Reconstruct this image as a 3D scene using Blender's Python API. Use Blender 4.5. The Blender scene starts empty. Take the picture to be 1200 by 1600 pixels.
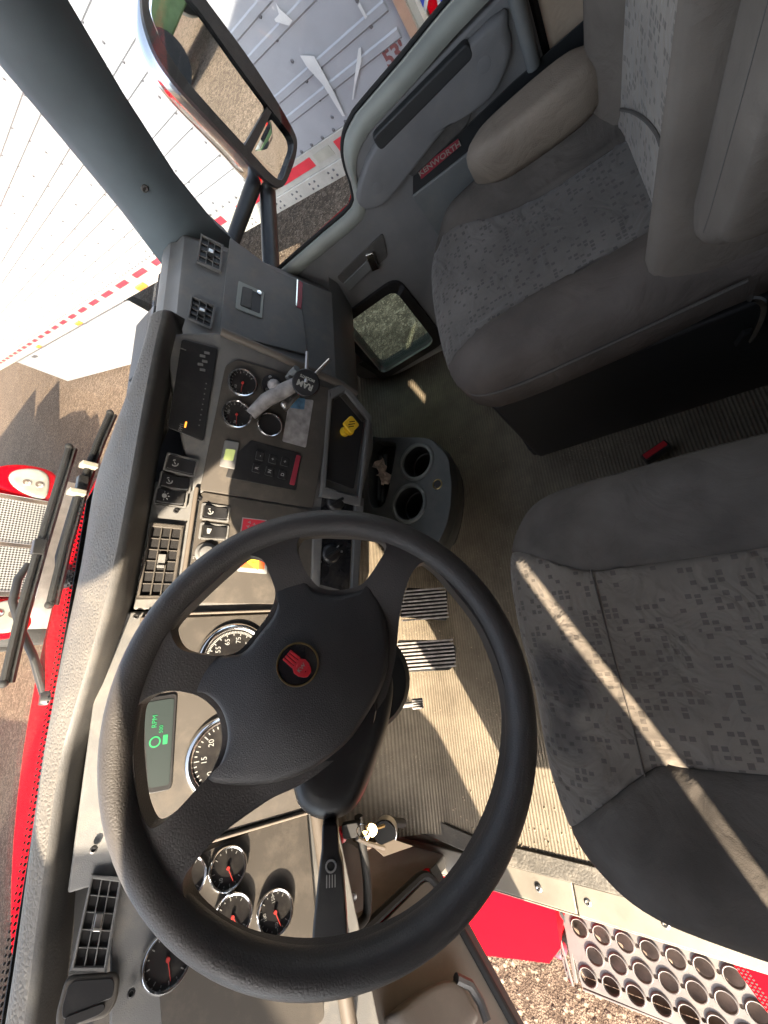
import bpy, bmesh, math, random
from mathutils import Vector, Matrix
random.seed(7)
C = bpy.context.scene.collection
sc = bpy.context.scene
R = math.radians

# ------------------------------------------------------------------ camera, sky, sun, exposure
cam = bpy.data.objects.new('camera', bpy.data.cameras.new('camera'))
C.objects.link(cam); sc.camera = cam
cam.matrix_world = Matrix(((-0.077630,0.949033,-0.305466,0.000000),(-0.797372,-0.243023,-0.552393,0.000000),(-0.598474,0.200688,0.775599,1.200000),(0,0,0,1)))
cam.data.sensor_fit = 'VERTICAL'; cam.data.sensor_height = 36; cam.data.lens = 13.8198
cam.data.clip_start = 0.01; cam.data.clip_end = 2000
SUN_AZ = Vector((0.885, 0.466, 0)); SUN_EL = R(31)
w = bpy.data.worlds.new('World'); sc.world = w; w.use_nodes = True
nt = w.node_tree; bgn = nt.nodes['Background']
sky = nt.nodes.new('ShaderNodeTexSky'); sky.sky_type = 'NISHITA'; sky.sun_disc = False
sky.sun_elevation = SUN_EL
sky.dust_density = 3.0; sky.air_density = 0.8; sky.ozone_density = 0.6
sky.sun_rotation = math.atan2(-SUN_AZ.x, -SUN_AZ.y)
hs = nt.nodes.new('ShaderNodeHueSaturation'); hs.inputs['Saturation'].default_value = .55
nt.links.new(sky.outputs[0], hs.inputs['Color']); nt.links.new(hs.outputs[0], bgn.inputs[0]); bgn.inputs[1].default_value = 0.15
sl = bpy.data.lights.new('sun', 'SUN'); sl.energy = 4.6; sl.angle = R(0.5); sl.color = (1.0, 0.84, 0.64)
so = bpy.data.objects.new('sun', sl); C.objects.link(so)
sdir = Vector((SUN_AZ.x*math.cos(SUN_EL), SUN_AZ.y*math.cos(SUN_EL), -math.sin(SUN_EL))).normalized()
so.rotation_euler = sdir.to_track_quat('-Z', 'Y').to_euler(); so.location = (-6, -4, 8)
sc.view_settings.view_transform = 'Standard'; sc.view_settings.look = 'None'
sc.view_settings.exposure = 2.45; sc.view_settings.gamma = 1; sc.view_settings.use_curve_mapping = False
sc.cycles.max_bounces = 10; sc.cycles.diffuse_bounces = 6; sc.cycles.transparent_max_bounces = 12
sc.cycles.sample_clamp_indirect = 6; sc.cycles.caustics_reflective = False; sc.cycles.caustics_refractive = False

# ------------------------------------------------------------------ materials
def nodes(name):
    m = bpy.data.materials.new(name); m.use_nodes = True
    return m, m.node_tree, m.node_tree.nodes['Principled BSDF']
def rgb(c): return (c[0], c[1], c[2], 1)
def pm(name, col, rough=.5, metal=0, bump=0, bscale=300, var=.15, vscale=8, spec=.5, kind='noise', crease=0, dist=.001, dust=0, dustcol=(.35,.31,.25), coat=0):
    m, t, b = nodes(name)
    b.inputs['Roughness'].default_value = rough; b.inputs['Metallic'].default_value = metal
    b.inputs['Specular IOR Level'].default_value = spec; b.inputs['Coat Weight'].default_value = coat
    tc = t.nodes.new('ShaderNodeTexCoord')
    n = t.nodes.new('ShaderNodeTexNoise'); n.inputs['Scale'].default_value = vscale; n.inputs['Detail'].default_value = 6
    t.links.new(tc.outputs['Object'], n.inputs['Vector'])
    r = t.nodes.new('ShaderNodeValToRGB')
    r.color_ramp.elements[0].position = .3; r.color_ramp.elements[1].position = .7
    r.color_ramp.elements[0].color = rgb([x*(1-var) for x in col]); r.color_ramp.elements[1].color = rgb([min(1, x*(1+var)) for x in col])
    t.links.new(n.outputs['Fac'], r.inputs['Fac'])
    out = r.outputs['Color']
    if dust:
        d = t.nodes.new('ShaderNodeTexNoise'); d.inputs['Scale'].default_value = 22; d.inputs['Detail'].default_value = 9; d.inputs['Roughness'].default_value = .72
        t.links.new(tc.outputs['Object'], d.inputs['Vector'])
        mr = t.nodes.new('ShaderNodeMapRange'); mr.inputs['From Min'].default_value = .48; mr.inputs['From Max'].default_value = .75
        mr.inputs['To Max'].default_value = dust
        t.links.new(d.outputs['Fac'], mr.inputs['Value'])
        mx = t.nodes.new('ShaderNodeMix'); mx.data_type = 'RGBA'; mx.inputs['B'].default_value = rgb(dustcol)
        t.links.new(mr.outputs[0], mx.inputs['Factor']); t.links.new(out, mx.inputs['A']); out = mx.outputs['Result']
        ad = t.nodes.new('ShaderNodeMath'); ad.operation = 'ADD'; ad.inputs[1].default_value = rough; ad.use_clamp = True
        t.links.new(mr.outputs[0], ad.inputs[0]); t.links.new(ad.outputs[0], b.inputs['Roughness'])
    t.links.new(out, b.inputs['Base Color'])
    if bump:
        if kind == 'leather':
            v = t.nodes.new('ShaderNodeTexVoronoi'); v.inputs['Scale'].default_value = bscale; v.feature = 'DISTANCE_TO_EDGE'
            o = v.outputs['Distance']
        else:
            v = t.nodes.new('ShaderNodeTexNoise'); v.inputs['Scale'].default_value = bscale; v.inputs['Detail'].default_value = 4
            o = v.outputs['Fac']
        t.links.new(tc.outputs['Object'], v.inputs['Vector'])
        bp = t.nodes.new('ShaderNodeBump'); bp.inputs['Strength'].default_value = bump; bp.inputs['Distance'].default_value = dist
        if crease:
            cn = t.nodes.new('ShaderNodeTexNoise'); cn.inputs['Scale'].default_value = 11; cn.inputs['Detail'].default_value = 4; cn.inputs['Distortion'].default_value = 1.6; t.links.new(tc.outputs['Object'], cn.inputs['Vector'])
            b2 = t.nodes.new('ShaderNodeBump'); b2.inputs['Strength'].default_value = crease; b2.inputs['Distance'].default_value = .02; t.links.new(cn.outputs['Fac'], b2.inputs['Height']); t.links.new(b2.outputs[0], bp.inputs['Normal'])
        t.links.new(o, bp.inputs['Height']); t.links.new(bp.outputs[0], b.inputs['Normal'])
    return m
def emis(name, col, s):
    m, t, b = nodes(name); b.inputs['Base Color'].default_value = rgb([c*.3 for c in col])
    b.inputs['Emission Color'].default_value = rgb(col); b.inputs['Emission Strength'].default_value = s
    return m
def glass(name, tint=(1, 1, 1), refl=.05, dust=0.0):
    m, t, b = nodes(name); t.nodes.remove(b)
    o = t.nodes['Material Output']; tr = t.nodes.new('ShaderNodeBsdfTransparent'); tr.inputs[0].default_value = rgb(tint)
    g = t.nodes.new('ShaderNodeBsdfGlossy'); g.inputs['Roughness'].default_value = .02
    fr = t.nodes.new('ShaderNodeFresnel'); fr.inputs[0].default_value = 1.35
    mu = t.nodes.new('ShaderNodeMath'); mu.operation = 'MULTIPLY'; mu.inputs[1].default_value = refl*20
    mu.use_clamp = True
    t.links.new(fr.outputs[0], mu.inputs[0])
    mx = t.nodes.new('ShaderNodeMixShader'); t.links.new(mu.outputs[0], mx.inputs[0])
    t.links.new(tr.outputs[0], mx.inputs[1]); t.links.new(g.outputs[0], mx.inputs[2])
    last = mx
    if dust:
        tc = t.nodes.new('ShaderNodeTexCoord'); n = t.nodes.new('ShaderNodeTexNoise'); n.inputs['Scale'].default_value = 160; n.inputs['Detail'].default_value = 3
        t.links.new(tc.outputs['Object'], n.inputs['Vector'])
        mr = t.nodes.new('ShaderNodeMapRange'); mr.inputs['From Min'].default_value = .60; mr.inputs['From Max'].default_value = .74
        mr.inputs['To Min'].default_value = dust*.35; mr.inputs['To Max'].default_value = dust*2.2
        t.links.new(n.outputs['Fac'], mr.inputs['Value'])
        df = t.nodes.new('ShaderNodeBsdfDiffuse'); df.inputs[0].default_value = (.6, .58, .52, 1)
        m2 = t.nodes.new('ShaderNodeMixShader'); t.links.new(mr.outputs[0], m2.inputs[0])
        t.links.new(mx.outputs[0], m2.inputs[1]); t.links.new(df.outputs[0], m2.inputs[2]); last = m2
    t.links.new(last.outputs[0], o.inputs[0])
    return m
def fabric(name, base, dark, axis='xy', cell=.0095, thresh=.72, stain=None):
    """woven cloth with rows of small dark squares"""
    m, t, b = nodes(name); b.inputs['Roughness'].default_value = .95; b.inputs['Specular IOR Level'].default_value = .15
    b.inputs['Sheen Weight'].default_value = .25
    L = t.links.new
    tc = t.nodes.new('ShaderNodeTexCoord'); sep = t.nodes.new('ShaderNodeSeparateXYZ'); L(tc.outputs['Object'], sep.inputs[0])
    def math_(op, a, bb=None):
        n = t.nodes.new('ShaderNodeMath'); n.operation = op
        for i, x in enumerate((a, bb)):
            if x is None: continue
            if isinstance(x, (int, float)): n.inputs[i].default_value = x
            else: L(x, n.inputs[i])
        return n.outputs[0]
    ax = {'x': sep.outputs[0], 'y': sep.outputs[1], 'z': sep.outputs[2]}
    a = math_('DIVIDE', ax[axis[0]], cell); c = math_('DIVIDE', ax[axis[1]], cell*1.15)
    fa, fc = math_('FRACT', a), math_('FRACT', c); ia, ic = math_('FLOOR', a), math_('FLOOR', c)
    cb = t.nodes.new('ShaderNodeCombineXYZ'); L(ia, cb.inputs[0]); L(ic, cb.inputs[1])
    wn = t.nodes.new('ShaderNodeTexWhiteNoise'); wn.noise_dimensions = '2D'; L(cb.outputs[0], wn.inputs['Vector'])
    sz = math_('ADD', math_('MULTIPLY', wn.outputs['Value'], .35), .5)
    wn2 = t.nodes.new('ShaderNodeTexWhiteNoise'); wn2.noise_dimensions = '3D'; L(cb.outputs[0], wn2.inputs['Vector'])
    cl = t.nodes.new('ShaderNodeTexNoise'); cl.inputs['Scale'].default_value = 14; L(tc.outputs['Object'], cl.inputs['Vector'])
    on = math_('GREATER_THAN', math_('ADD', wn2.outputs['Value'], math_('MULTIPLY', math_('SUBTRACT', cl.outputs['Fac'], .5), .5)), thresh)
    inside = math_('MULTIPLY', math_('LESS_THAN', fa, sz), math_('LESS_THAN', fc, .68))
    fac = math_('MULTIPLY', math_('MULTIPLY', on, inside), .68)
    no = t.nodes.new('ShaderNodeTexNoise'); no.inputs['Scale'].default_value = 7; no.inputs['Detail'].default_value = 7; L(tc.outputs['Object'], no.inputs['Vector'])
    rp = t.nodes.new('ShaderNodeValToRGB'); rp.color_ramp.elements[0].position = .35; rp.color_ramp.elements[1].position = .68
    rp.color_ramp.elements[0].color = rgb([x*.8 for x in base]); rp.color_ramp.elements[1].color = rgb([x*1.2 for x in base])
    L(no.outputs['Fac'], rp.inputs[0])
    mx = t.nodes.new('ShaderNodeMix'); mx.data_type = 'RGBA'; mx.inputs['B'].default_value = rgb(dark)
    L(fac, mx.inputs['Factor']); L(rp.outputs[0], mx.inputs['A']); col = mx.outputs['Result']
    if stain:
        for (sx, sy, sr, k_) in stain:
            dx, dy = math_('SUBTRACT', sep.outputs[0], sx), math_('SUBTRACT', sep.outputs[1], sy)
            d_ = math_('SQRT', math_('ADD', math_('MULTIPLY', dx, dx), math_('MULTIPLY', dy, dy)))
            sn = t.nodes.new('ShaderNodeTexNoise'); sn.inputs['Scale'].default_value = 28; sn.inputs['Detail'].default_value = 6; L(tc.outputs['Object'], sn.inputs['Vector'])
            d_ = math_('ADD', math_('DIVIDE', d_, sr), math_('MULTIPLY', math_('SUBTRACT', sn.outputs['Fac'], .5), 1.3))
            mr = t.nodes.new('ShaderNodeMapRange'); mr.inputs['From Min'].default_value = 1.1; mr.inputs['From Max'].default_value = .45; mr.inputs['To Max'].default_value = k_; L(d_, mr.inputs['Value'])
            mm = t.nodes.new('ShaderNodeMix'); mm.data_type = 'RGBA'; mm.inputs['B'].default_value = (.035, .033, .035, 1); L(mr.outputs[0], mm.inputs['Factor']); L(col, mm.inputs['A']); col = mm.outputs['Result']
    L(col, b.inputs['Base Color'])
    we = t.nodes.new('ShaderNodeTexNoise'); we.inputs['Scale'].default_value = 700; L(tc.outputs['Object'], we.inputs['Vector'])
    h = math_('SUBTRACT', math_('MULTIPLY', we.outputs['Fac'], .6), fac)
    wr = t.nodes.new('ShaderNodeTexNoise'); wr.inputs['Scale'].default_value = 16; wr.inputs['Detail'].default_value = 3; wr.inputs['Distortion'].default_value = 1.2; L(tc.outputs['Object'], wr.inputs['Vector'])
    bp = t.nodes.new('ShaderNodeBump'); bp.inputs['Strength'].default_value = .5; bp.inputs['Distance'].default_value = .001; L(h, bp.inputs['Height'])
    b2 = t.nodes.new('ShaderNodeBump'); b2.inputs['Strength'].default_value = .55; b2.inputs['Distance'].default_value = .02; L(wr.outputs['Fac'], b2.inputs['Height'])
    L(b2.outputs[0], bp.inputs['Normal']); L(bp.outputs[0], b.inputs['Normal'])
    return m
def ribbed(name, col, pitch, axis=1, depth=.003, dirt=True, var=.3):
    m, t, b = nodes(name); L = t.links.new; b.inputs['Roughness'].default_value = .7
    tc = t.nodes.new('ShaderNodeTexCoord'); wv = t.nodes.new('ShaderNodeTexWave'); wv.bands_direction = 'XYZ'[axis]
    wv.inputs['Scale'].default_value = 2*math.pi/pitch/20; wv.inputs['Distortion'].default_value = 0
    L(tc.outputs['Object'], wv.inputs['Vector'])
    bp = t.nodes.new('ShaderNodeBump'); bp.inputs['Strength'].default_value = .8; bp.inputs['Distance'].default_value = depth
    L(wv.outputs['Fac'], bp.inputs['Height']); L(bp.outputs[0], b.inputs['Normal'])
    n = t.nodes.new('ShaderNodeTexNoise'); n.inputs['Scale'].default_value = 9; n.inputs['Detail'].default_value = 10; n.inputs['Roughness'].default_value = .7; L(tc.outputs['Object'], n.inputs['Vector'])
    r = t.nodes.new('ShaderNodeValToRGB'); r.color_ramp.elements[0].position = .35; r.color_ramp.elements[1].position = .75
    r.color_ramp.elements[0].color = rgb(col); r.color_ramp.elements[1].color = rgb([x*(1+3*var)+.02 for x in col])
    L(n.outputs['Fac'], r.inputs[0])
    mx = t.nodes.new('ShaderNodeMix'); mx.data_type = 'RGBA'; mx.blend_type = 'MULTIPLY'; mx.inputs['Factor'].default_value = .3
    n3 = t.nodes.new('ShaderNodeTexNoise'); n3.inputs['Scale'].default_value = 240; n3.inputs['Detail'].default_value = 3; L(tc.outputs['Object'], n3.inputs['Vector'])
    n4 = t.nodes.new('ShaderNodeTexNoise'); n4.inputs['Scale'].default_value = 5; n4.inputs['Detail'].default_value = 6; L(tc.outputs['Object'], n4.inputs['Vector'])
    g3 = t.nodes.new('ShaderNodeMath'); g3.operation = 'MULTIPLY_ADD'; g3.inputs[1].default_value = .45; L(n4.outputs['Fac'], g3.inputs[0]); L(n3.outputs['Fac'], g3.inputs[2])
    g4 = t.nodes.new('ShaderNodeMapRange'); g4.inputs['From Min'].default_value = .84; g4.inputs['From Max'].default_value = .95; g4.inputs['To Max'].default_value = .75; L(g3.outputs[0], g4.inputs['Value'])
    mg = t.nodes.new('ShaderNodeMix'); mg.data_type = 'RGBA'; mg.inputs['B'].default_value = (.30, .24, .17, 1); L(g4.outputs[0], mg.inputs['Factor']); L(mx.outputs['Result'], mg.inputs['A'])
    L(r.outputs[0], mx.inputs['A']); L(wv.outputs['Color'], mx.inputs['B'])
    L(mg.outputs['Result'], b.inputs['Base Color'])
    return m
def gravel(name, cols, scale, bump=1.0):
    """packed dirt with stones of several sizes"""
    m, t, b = nodes(name); L = t.links.new; b.inputs['Roughness'].default_value = .95; b.inputs['Specular IOR Level'].default_value = .1
    tc = t.nodes.new('ShaderNodeTexCoord')
    def tex(kind, sc_, **kw):
        n = t.nodes.new(kind); n.inputs['Scale'].default_value = sc_
        for k, v_ in kw.items(): n.inputs[k].default_value = v_
        L(tc.outputs['Object'], n.inputs['Vector']); return n
    def mth(op, x, y):
        n = t.nodes.new('ShaderNodeMath'); n.operation = op
        for i, q in enumerate((x, y)):
            if isinstance(q, (int, float)): n.inputs[i].default_value = q
            else: L(q, n.inputs[i])
        return n.outputs[0]
    v1 = tex('ShaderNodeTexVoronoi', scale, Randomness=1); v2 = tex('ShaderNodeTexVoronoi', scale*2.7, Randomness=1)
    n1 = tex('ShaderNodeTexNoise', scale*.35, Detail=12, Roughness=.72); n2 = tex('ShaderNodeTexNoise', .8, Detail=6)
    sep = t.nodes.new('ShaderNodeSeparateColor'); L(v1.outputs['Color'], sep.inputs[0])
    big = mth('GREATER_THAN', sep.outputs[0], .62)
    dome = mth('MULTIPLY', mth('SUBTRACT', .55, v1.outputs['Distance']), big)
    hgt = mth('ADD', mth('MULTIPLY', dome, 1.3), mth('ADD', mth('MULTIPLY', mth('SUBTRACT', .5, v2.outputs['Distance']), .35), mth('MULTIPLY', n1.outputs['Fac'], 1.1)))
    r = t.nodes.new('ShaderNodeValToRGB'); e = r.color_ramp.elements
    e[0].position = .30; e[0].color = rgb(cols[0]); e[1].position = .78; e[1].color = rgb(cols[2]); k = e.new(.42); k.color = rgb(cols[1])  # dark ramp end paints shadow flecks between the stones
    val = mth('ADD', mth('MULTIPLY', hgt, .62), mth('MULTIPLY', mth('SUBTRACT', sep.outputs[1], .5), mth('MULTIPLY', big, .35)))
    L(val, r.inputs[0])
    mx = t.nodes.new('ShaderNodeMix'); mx.data_type = 'RGBA'; mx.blend_type = 'MULTIPLY'; mx.inputs['Factor'].default_value = .35
    L(r.outputs[0], mx.inputs['A']); L(n2.outputs['Fac'], mx.inputs['B']); L(mx.outputs['Result'], b.inputs['Base Color'])
    bp = t.nodes.new('ShaderNodeBump'); bp.inputs['Strength'].default_value = bump; bp.inputs['Distance'].default_value = .022
    L(hgt, bp.inputs['Height']); L(bp.outputs[0], b.inputs['Normal'])
    return m
def mesh_grille(name):
    """fine diamond wire mesh: bright wires over dark gaps"""
    m, t, b = nodes(name); L = t.links.new; b.inputs['Roughness'].default_value = .35; b.inputs['Metallic'].default_value = .6
    tc = t.nodes.new('ShaderNodeTexCoord'); mp = t.nodes.new('ShaderNodeMapping'); mp.inputs['Rotation'].default_value = (0, R(45), 0)
    L(tc.outputs['Object'], mp.inputs[0]); ck = t.nodes.new('ShaderNodeTexChecker'); ck.inputs['Scale'].default_value = 38
    L(mp.outputs[0], ck.inputs['Vector']); ck.inputs['Color1'].default_value = (.5, .5, .48, 1); ck.inputs['Color2'].default_value = (.07, .07, .07, 1)
    L(ck.outputs[0], b.inputs['Base Color'])
    return m

M = dict(
    dash=pm('dash_grey_plastic', (.135, .134, .13), .55, bump=.25, bscale=500, dust=.35, kind='leather'),
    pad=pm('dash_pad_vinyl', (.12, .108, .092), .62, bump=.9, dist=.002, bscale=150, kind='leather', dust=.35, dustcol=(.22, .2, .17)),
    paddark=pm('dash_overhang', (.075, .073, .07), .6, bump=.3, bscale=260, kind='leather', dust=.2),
    trim=pm('panel_taupe', (.057, .049, .040), .6, bump=.2, bscale=900, var=.08, dust=.25, dustcol=(.24, .20, .155)),
    trimedge=pm('panel_edge_tan', (.12, .10, .08), .55, var=.08),
    black=pm('black_plastic', (.014, .014, .015), .4, bump=.1, bscale=600, dust=.05),
    gloss=pm('black_gloss', (.012, .012, .014), .12, dust=.12),
    rubber=pm('black_rubber', (.010, .010, .010), .75, bump=.2),
    leather=pm('wheel_leather', (.055, .05, .047), .5, bump=.45, bscale=330, kind='leather', dust=.10, dustcol=(.25, .22, .19)),
    hub=pm('hub_cover_skin', (.036, .034, .034), .48, bump=.5, bscale=480, kind='leather', dust=.07, dustcol=(.25, .22, .19)),
    chrome=pm('chrome', (.82, .82, .82), .12, 1, var=.05),
    steel=pm('steel', (.55, .54, .52), .35, 1, bump=.2, bscale=200),
    alu=pm('sill_aluminium', (.22, .20, .165), .5, .25, bump=.25, bscale=60, dust=.4, dustcol=(.24, .20, .15)),
    stepm=pm('step_aluminium', (.135, .12, .112), .5, .2, bump=.3, bscale=90, dust=.3, dustcol=(.24, .2, .15)),
    red=pm('red_paint', (.46, .0004, .006), .5, var=.06, spec=.03),
    redplastic=pm('red_plastic', (.55, .02, .03), .35),
    redface=pm('red_badge', (.30, .03, .05), .4),
    face=pm('dial_face', (.013, .012, .012), .3, dust=.08),
    white=pm('white_print', (.30, .30, .285), .6, var=.05),
    dialgrey=pm('dial_print_grey', (.20, .20, .19), .6),
    needle=pm('needle_red', (.34, .025, .02), .5),
    yellow=pm('yellow_knob', (.75, .46, .02), .45, bump=.1),
    yel2=pm('warning_yellow', (.85, .62, .03), .5), orange=pm('warning_orange', (.75, .12, .03), .5),
    door=pm('door_panel_grey', (.175, .178, .182), .6, bump=.25, bscale=420, kind='leather', dust=.15),
    doorlow=pm('door_lower_plastic', (.15, .16, .16), .55, bump=.2, bscale=300, dust=.2),
    doorcap=pm('door_cap', (.30, .32, .29), .5, bump=.2, bscale=400, kind='leather'),
    doorrib=pm('door_dark_insert', (.025, .028, .03), .5),
    brown=pm('driver_door_panel', (.19, .165, .14), .65, bump=.25, bscale=420, kind='leather', dust=.25),
    armf=pm('armrest_vinyl', (.25, .205, .16), .65, bump=.5, bscale=260, kind='leather', var=.14, crease=.3),
    holeshade=pm('step_hole_shade_brown', (.30, .22, .17), .9, bump=.8, bscale=40, var=.4, vscale=20),  # brown standing in for shaded ground below the step holes
    cream=pm('cab_side_vinyl', (.5, .40, .30), .6, bump=.8, bscale=70, kind='leather'),
    pillar=pm('pillar_trim', (.10, .125, .14), .6, bump=.15, bscale=700),
    head=pm('headliner', (.25, .25, .25), .9, bump=.2),
    fab=fabric('seat_cloth_square_pattern', (.19, .164, .137), (.085, .073, .063), cell=.0085, thresh=.68, stain=[(-0.0040, 0.1751, .055, .75), (-0.0840, 0.1751+.01, .035, .5)]),
    fabp=fabric('passenger_cloth_square_pattern', (.16, .145, .13), (.075, .068, .062), cell=.0085, thresh=.72),
    doorgap=pm('gap_black', (.006, .006, .006), .8),
    fabb=fabric('backrest_cloth_square_pattern', (.30, .262, .222), (.10, .086, .073), axis='xz', cell=.0095, thresh=.66),
    plain=pm('seat_plain_cloth', (.112, .099, .087), .95, bump=.4, bscale=800, var=.25, vscale=12, spec=.15, crease=.3),
    plainlow=pm('seat_side_cloth', (.125, .106, .093), .9, bump=.35, bscale=700, var=.22, spec=.2, crease=.3),
    plainb=pm('backrest_plain_cloth', (.175, .150, .126), .95, bump=.4, bscale=800, var=.18, spec=.15, crease=.28),
    piping=pm('seam_piping', (.10, .09, .08), .9),
    mat_=ribbed('ribbed_rubber_mat', (.125, .102, .07), .0085, depth=.0016),
    base=pm('seat_base_black', (.012, .012, .013), .6, bump=.2),
    tread=pm('tread_plate', (.15, .14, .122), .45, .5, bump=1.0, bscale=110, kind='leather', dust=.4),
    glassw=glass('windshield_glass', (.97, .98, .97), .010, .004), glassd=glass('door_glass', (.86, .90, .92), .04),
    glassp=glass('peep_glass', (.85, .99, .92), .03),
    mirror=pm('mirror_glass', (.88, .9, .9), .015, 1, var=0),
    lcd=emis('lcd_screen', (.02, .035, .03), .25), lcdgreen=emis('lcd_green', (.02, .35, .10), .3), lcdlight=emis('lcd_olive', (.36, .40, .14), .25),
    amber=emis('amber_indicator', (.9, .28, .03), .6),
    tag=pm('worn_label', (.30, .28, .27), .6, bump=.4, bscale=90, var=.35, vscale=60), tagblue=pm('worn_label_blue', (.10, .20, .30), .5, var=.4, vscale=60),
    consolerim=pm('console_rim', (.12, .125, .115), .4, bump=.2, bscale=500),
    console=pm('console_plastic', (.065, .068, .063), .45, bump=.2, bscale=500, dust=.12),
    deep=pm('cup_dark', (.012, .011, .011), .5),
    grit=pm('floor_grit', (.34, .27, .19), .95, var=.4, vscale=40),
    paper=pm('paper_scrap', (.55, .43, .33), .9, bump=.8, bscale=60, var=.35, vscale=60),
    ivory=pm('ivory_card', (.36, .33, .27), .6), brass=pm('brass_key', (.55, .42, .20), .35, 1),
    trailer=pm('trailer_white', (.28, .29, .315), .5, var=.05, bump=.25, bscale=2.2), trailrail=pm('trailer_rail', (.36, .35, .32), .5, bump=.2, bscale=30, dust=.3, dustcol=(.25, .23, .2)),
    scuff=pm('scuffed_white', (.5, .5, .5), .7), rivet=pm('rivet_grey', (.10, .10, .11), .5, .3),
    tape_red=pm('tape_red', (.55, .03, .05), .4), tape_white=pm('tape_white', (.33, .325, .28), .4), lamp_o=pm('lamp_amber', (.8, .2, .03), .3),
    ink=pm('brown_lettering', (.16, .05, .05), .6), blue=pm('blue_lettering', (.03, .06, .4), .5),
    lens=pm('headlight_lens', (.34, .33, .28), .08, .3, coat=1), grille=mesh_grille('wire_mesh_grille'),
    ground=gravel('gravel', ((.10, .07, .05), (.27, .20, .145), (.36, .28, .21)), 42),
    green=pm('machine_green', (.12, .19, .07), .6), hedge=pm('hedge_leaf', (.05, .07, .035), .9, bump=1, bscale=3, var=.5, vscale=2),
    dark=pm('tyre_black', (.02, .02, .02), .8), tyre=pm('tyre', (.025, .025, .025), .8),
)

# ------------------------------------------------------------------ frames: origin and facing direction of the panels everything is laid on
FR = {
    'CL': ((0.0000,0.7150,0.7460), (0.000000,-0.911922,0.410365)),
    'LW': ((-0.2960,0.7085,0.7315), (0.263880,-0.879599,0.395820)),
    'RS': ((0.0770,0.7087,0.7320), (-0.126641,-0.904579,0.407061)),
    'CS': ((0.4630,0.6470,0.7910), (-0.304061,-0.868744,0.390935)),
    'GL': ((0.8500,0.7200,0.8000), (0.000000,-0.911922,0.410365)),
    'DR': ((1.0500,0.0000,0.0000), (-1.000000,0.000000,0.000000)),
    'DD': ((-0.6300,0.7100,0.0500), (0.600000,-0.800000,0.000000)),
    'W': ((-0.0690,0.3330,0.8630), (0.022227,-0.671252,0.740896)),
    'MI': ((1.4500,0.6600,0.8000), (-0.461353,-0.887217,0.000000)),
    'TR': ((2.7304,1.2887,-0.0500), (-0.923841,0.382777,-0.000000)),
    'BK': ((0.7350,-0.1200,0.5000), (0.000000,0.987441,0.157991)),
    'PD': ((0.0000,0.6500,0.1200), (0.000000,-0.552380,0.833592)),
    'Z0': ((0.0000,0.0000,0.0000), (0.000000,0.000000,1.000000)),
    'Z52': ((0.0000,0.0000,0.5200), (0.000000,0.000000,1.000000)),
    'Z47': ((0.0000,0.0000,0.4700), (0.000000,0.000000,1.000000)),
    'Z3': ((0.0000,0.0000,0.3000), (0.000000,0.000000,1.000000)),
    'FT': ((1.8000,8.0000,-0.0600), (0.000000,-1.000000,0.000000))}

class Frame:
    def __init__(s, O, N):
        s.O = Vector(O); s.N = Vector(N).normalized()
        s.U = Vector((1, 0, 0)) if abs(s.N.z) > .999 else Vector((0, 0, 1)).cross(s.N).normalized()
        s.V = s.N.cross(s.U)
    def p(s, u, v, n=0): return s.O + s.U*u + s.V*v + s.N*n
for k in FR: FR[k] = Frame(*FR[k])
WORLD = Frame((0, 0, 0), (0, 0, 1))
FR['G'] = WORLD

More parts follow.
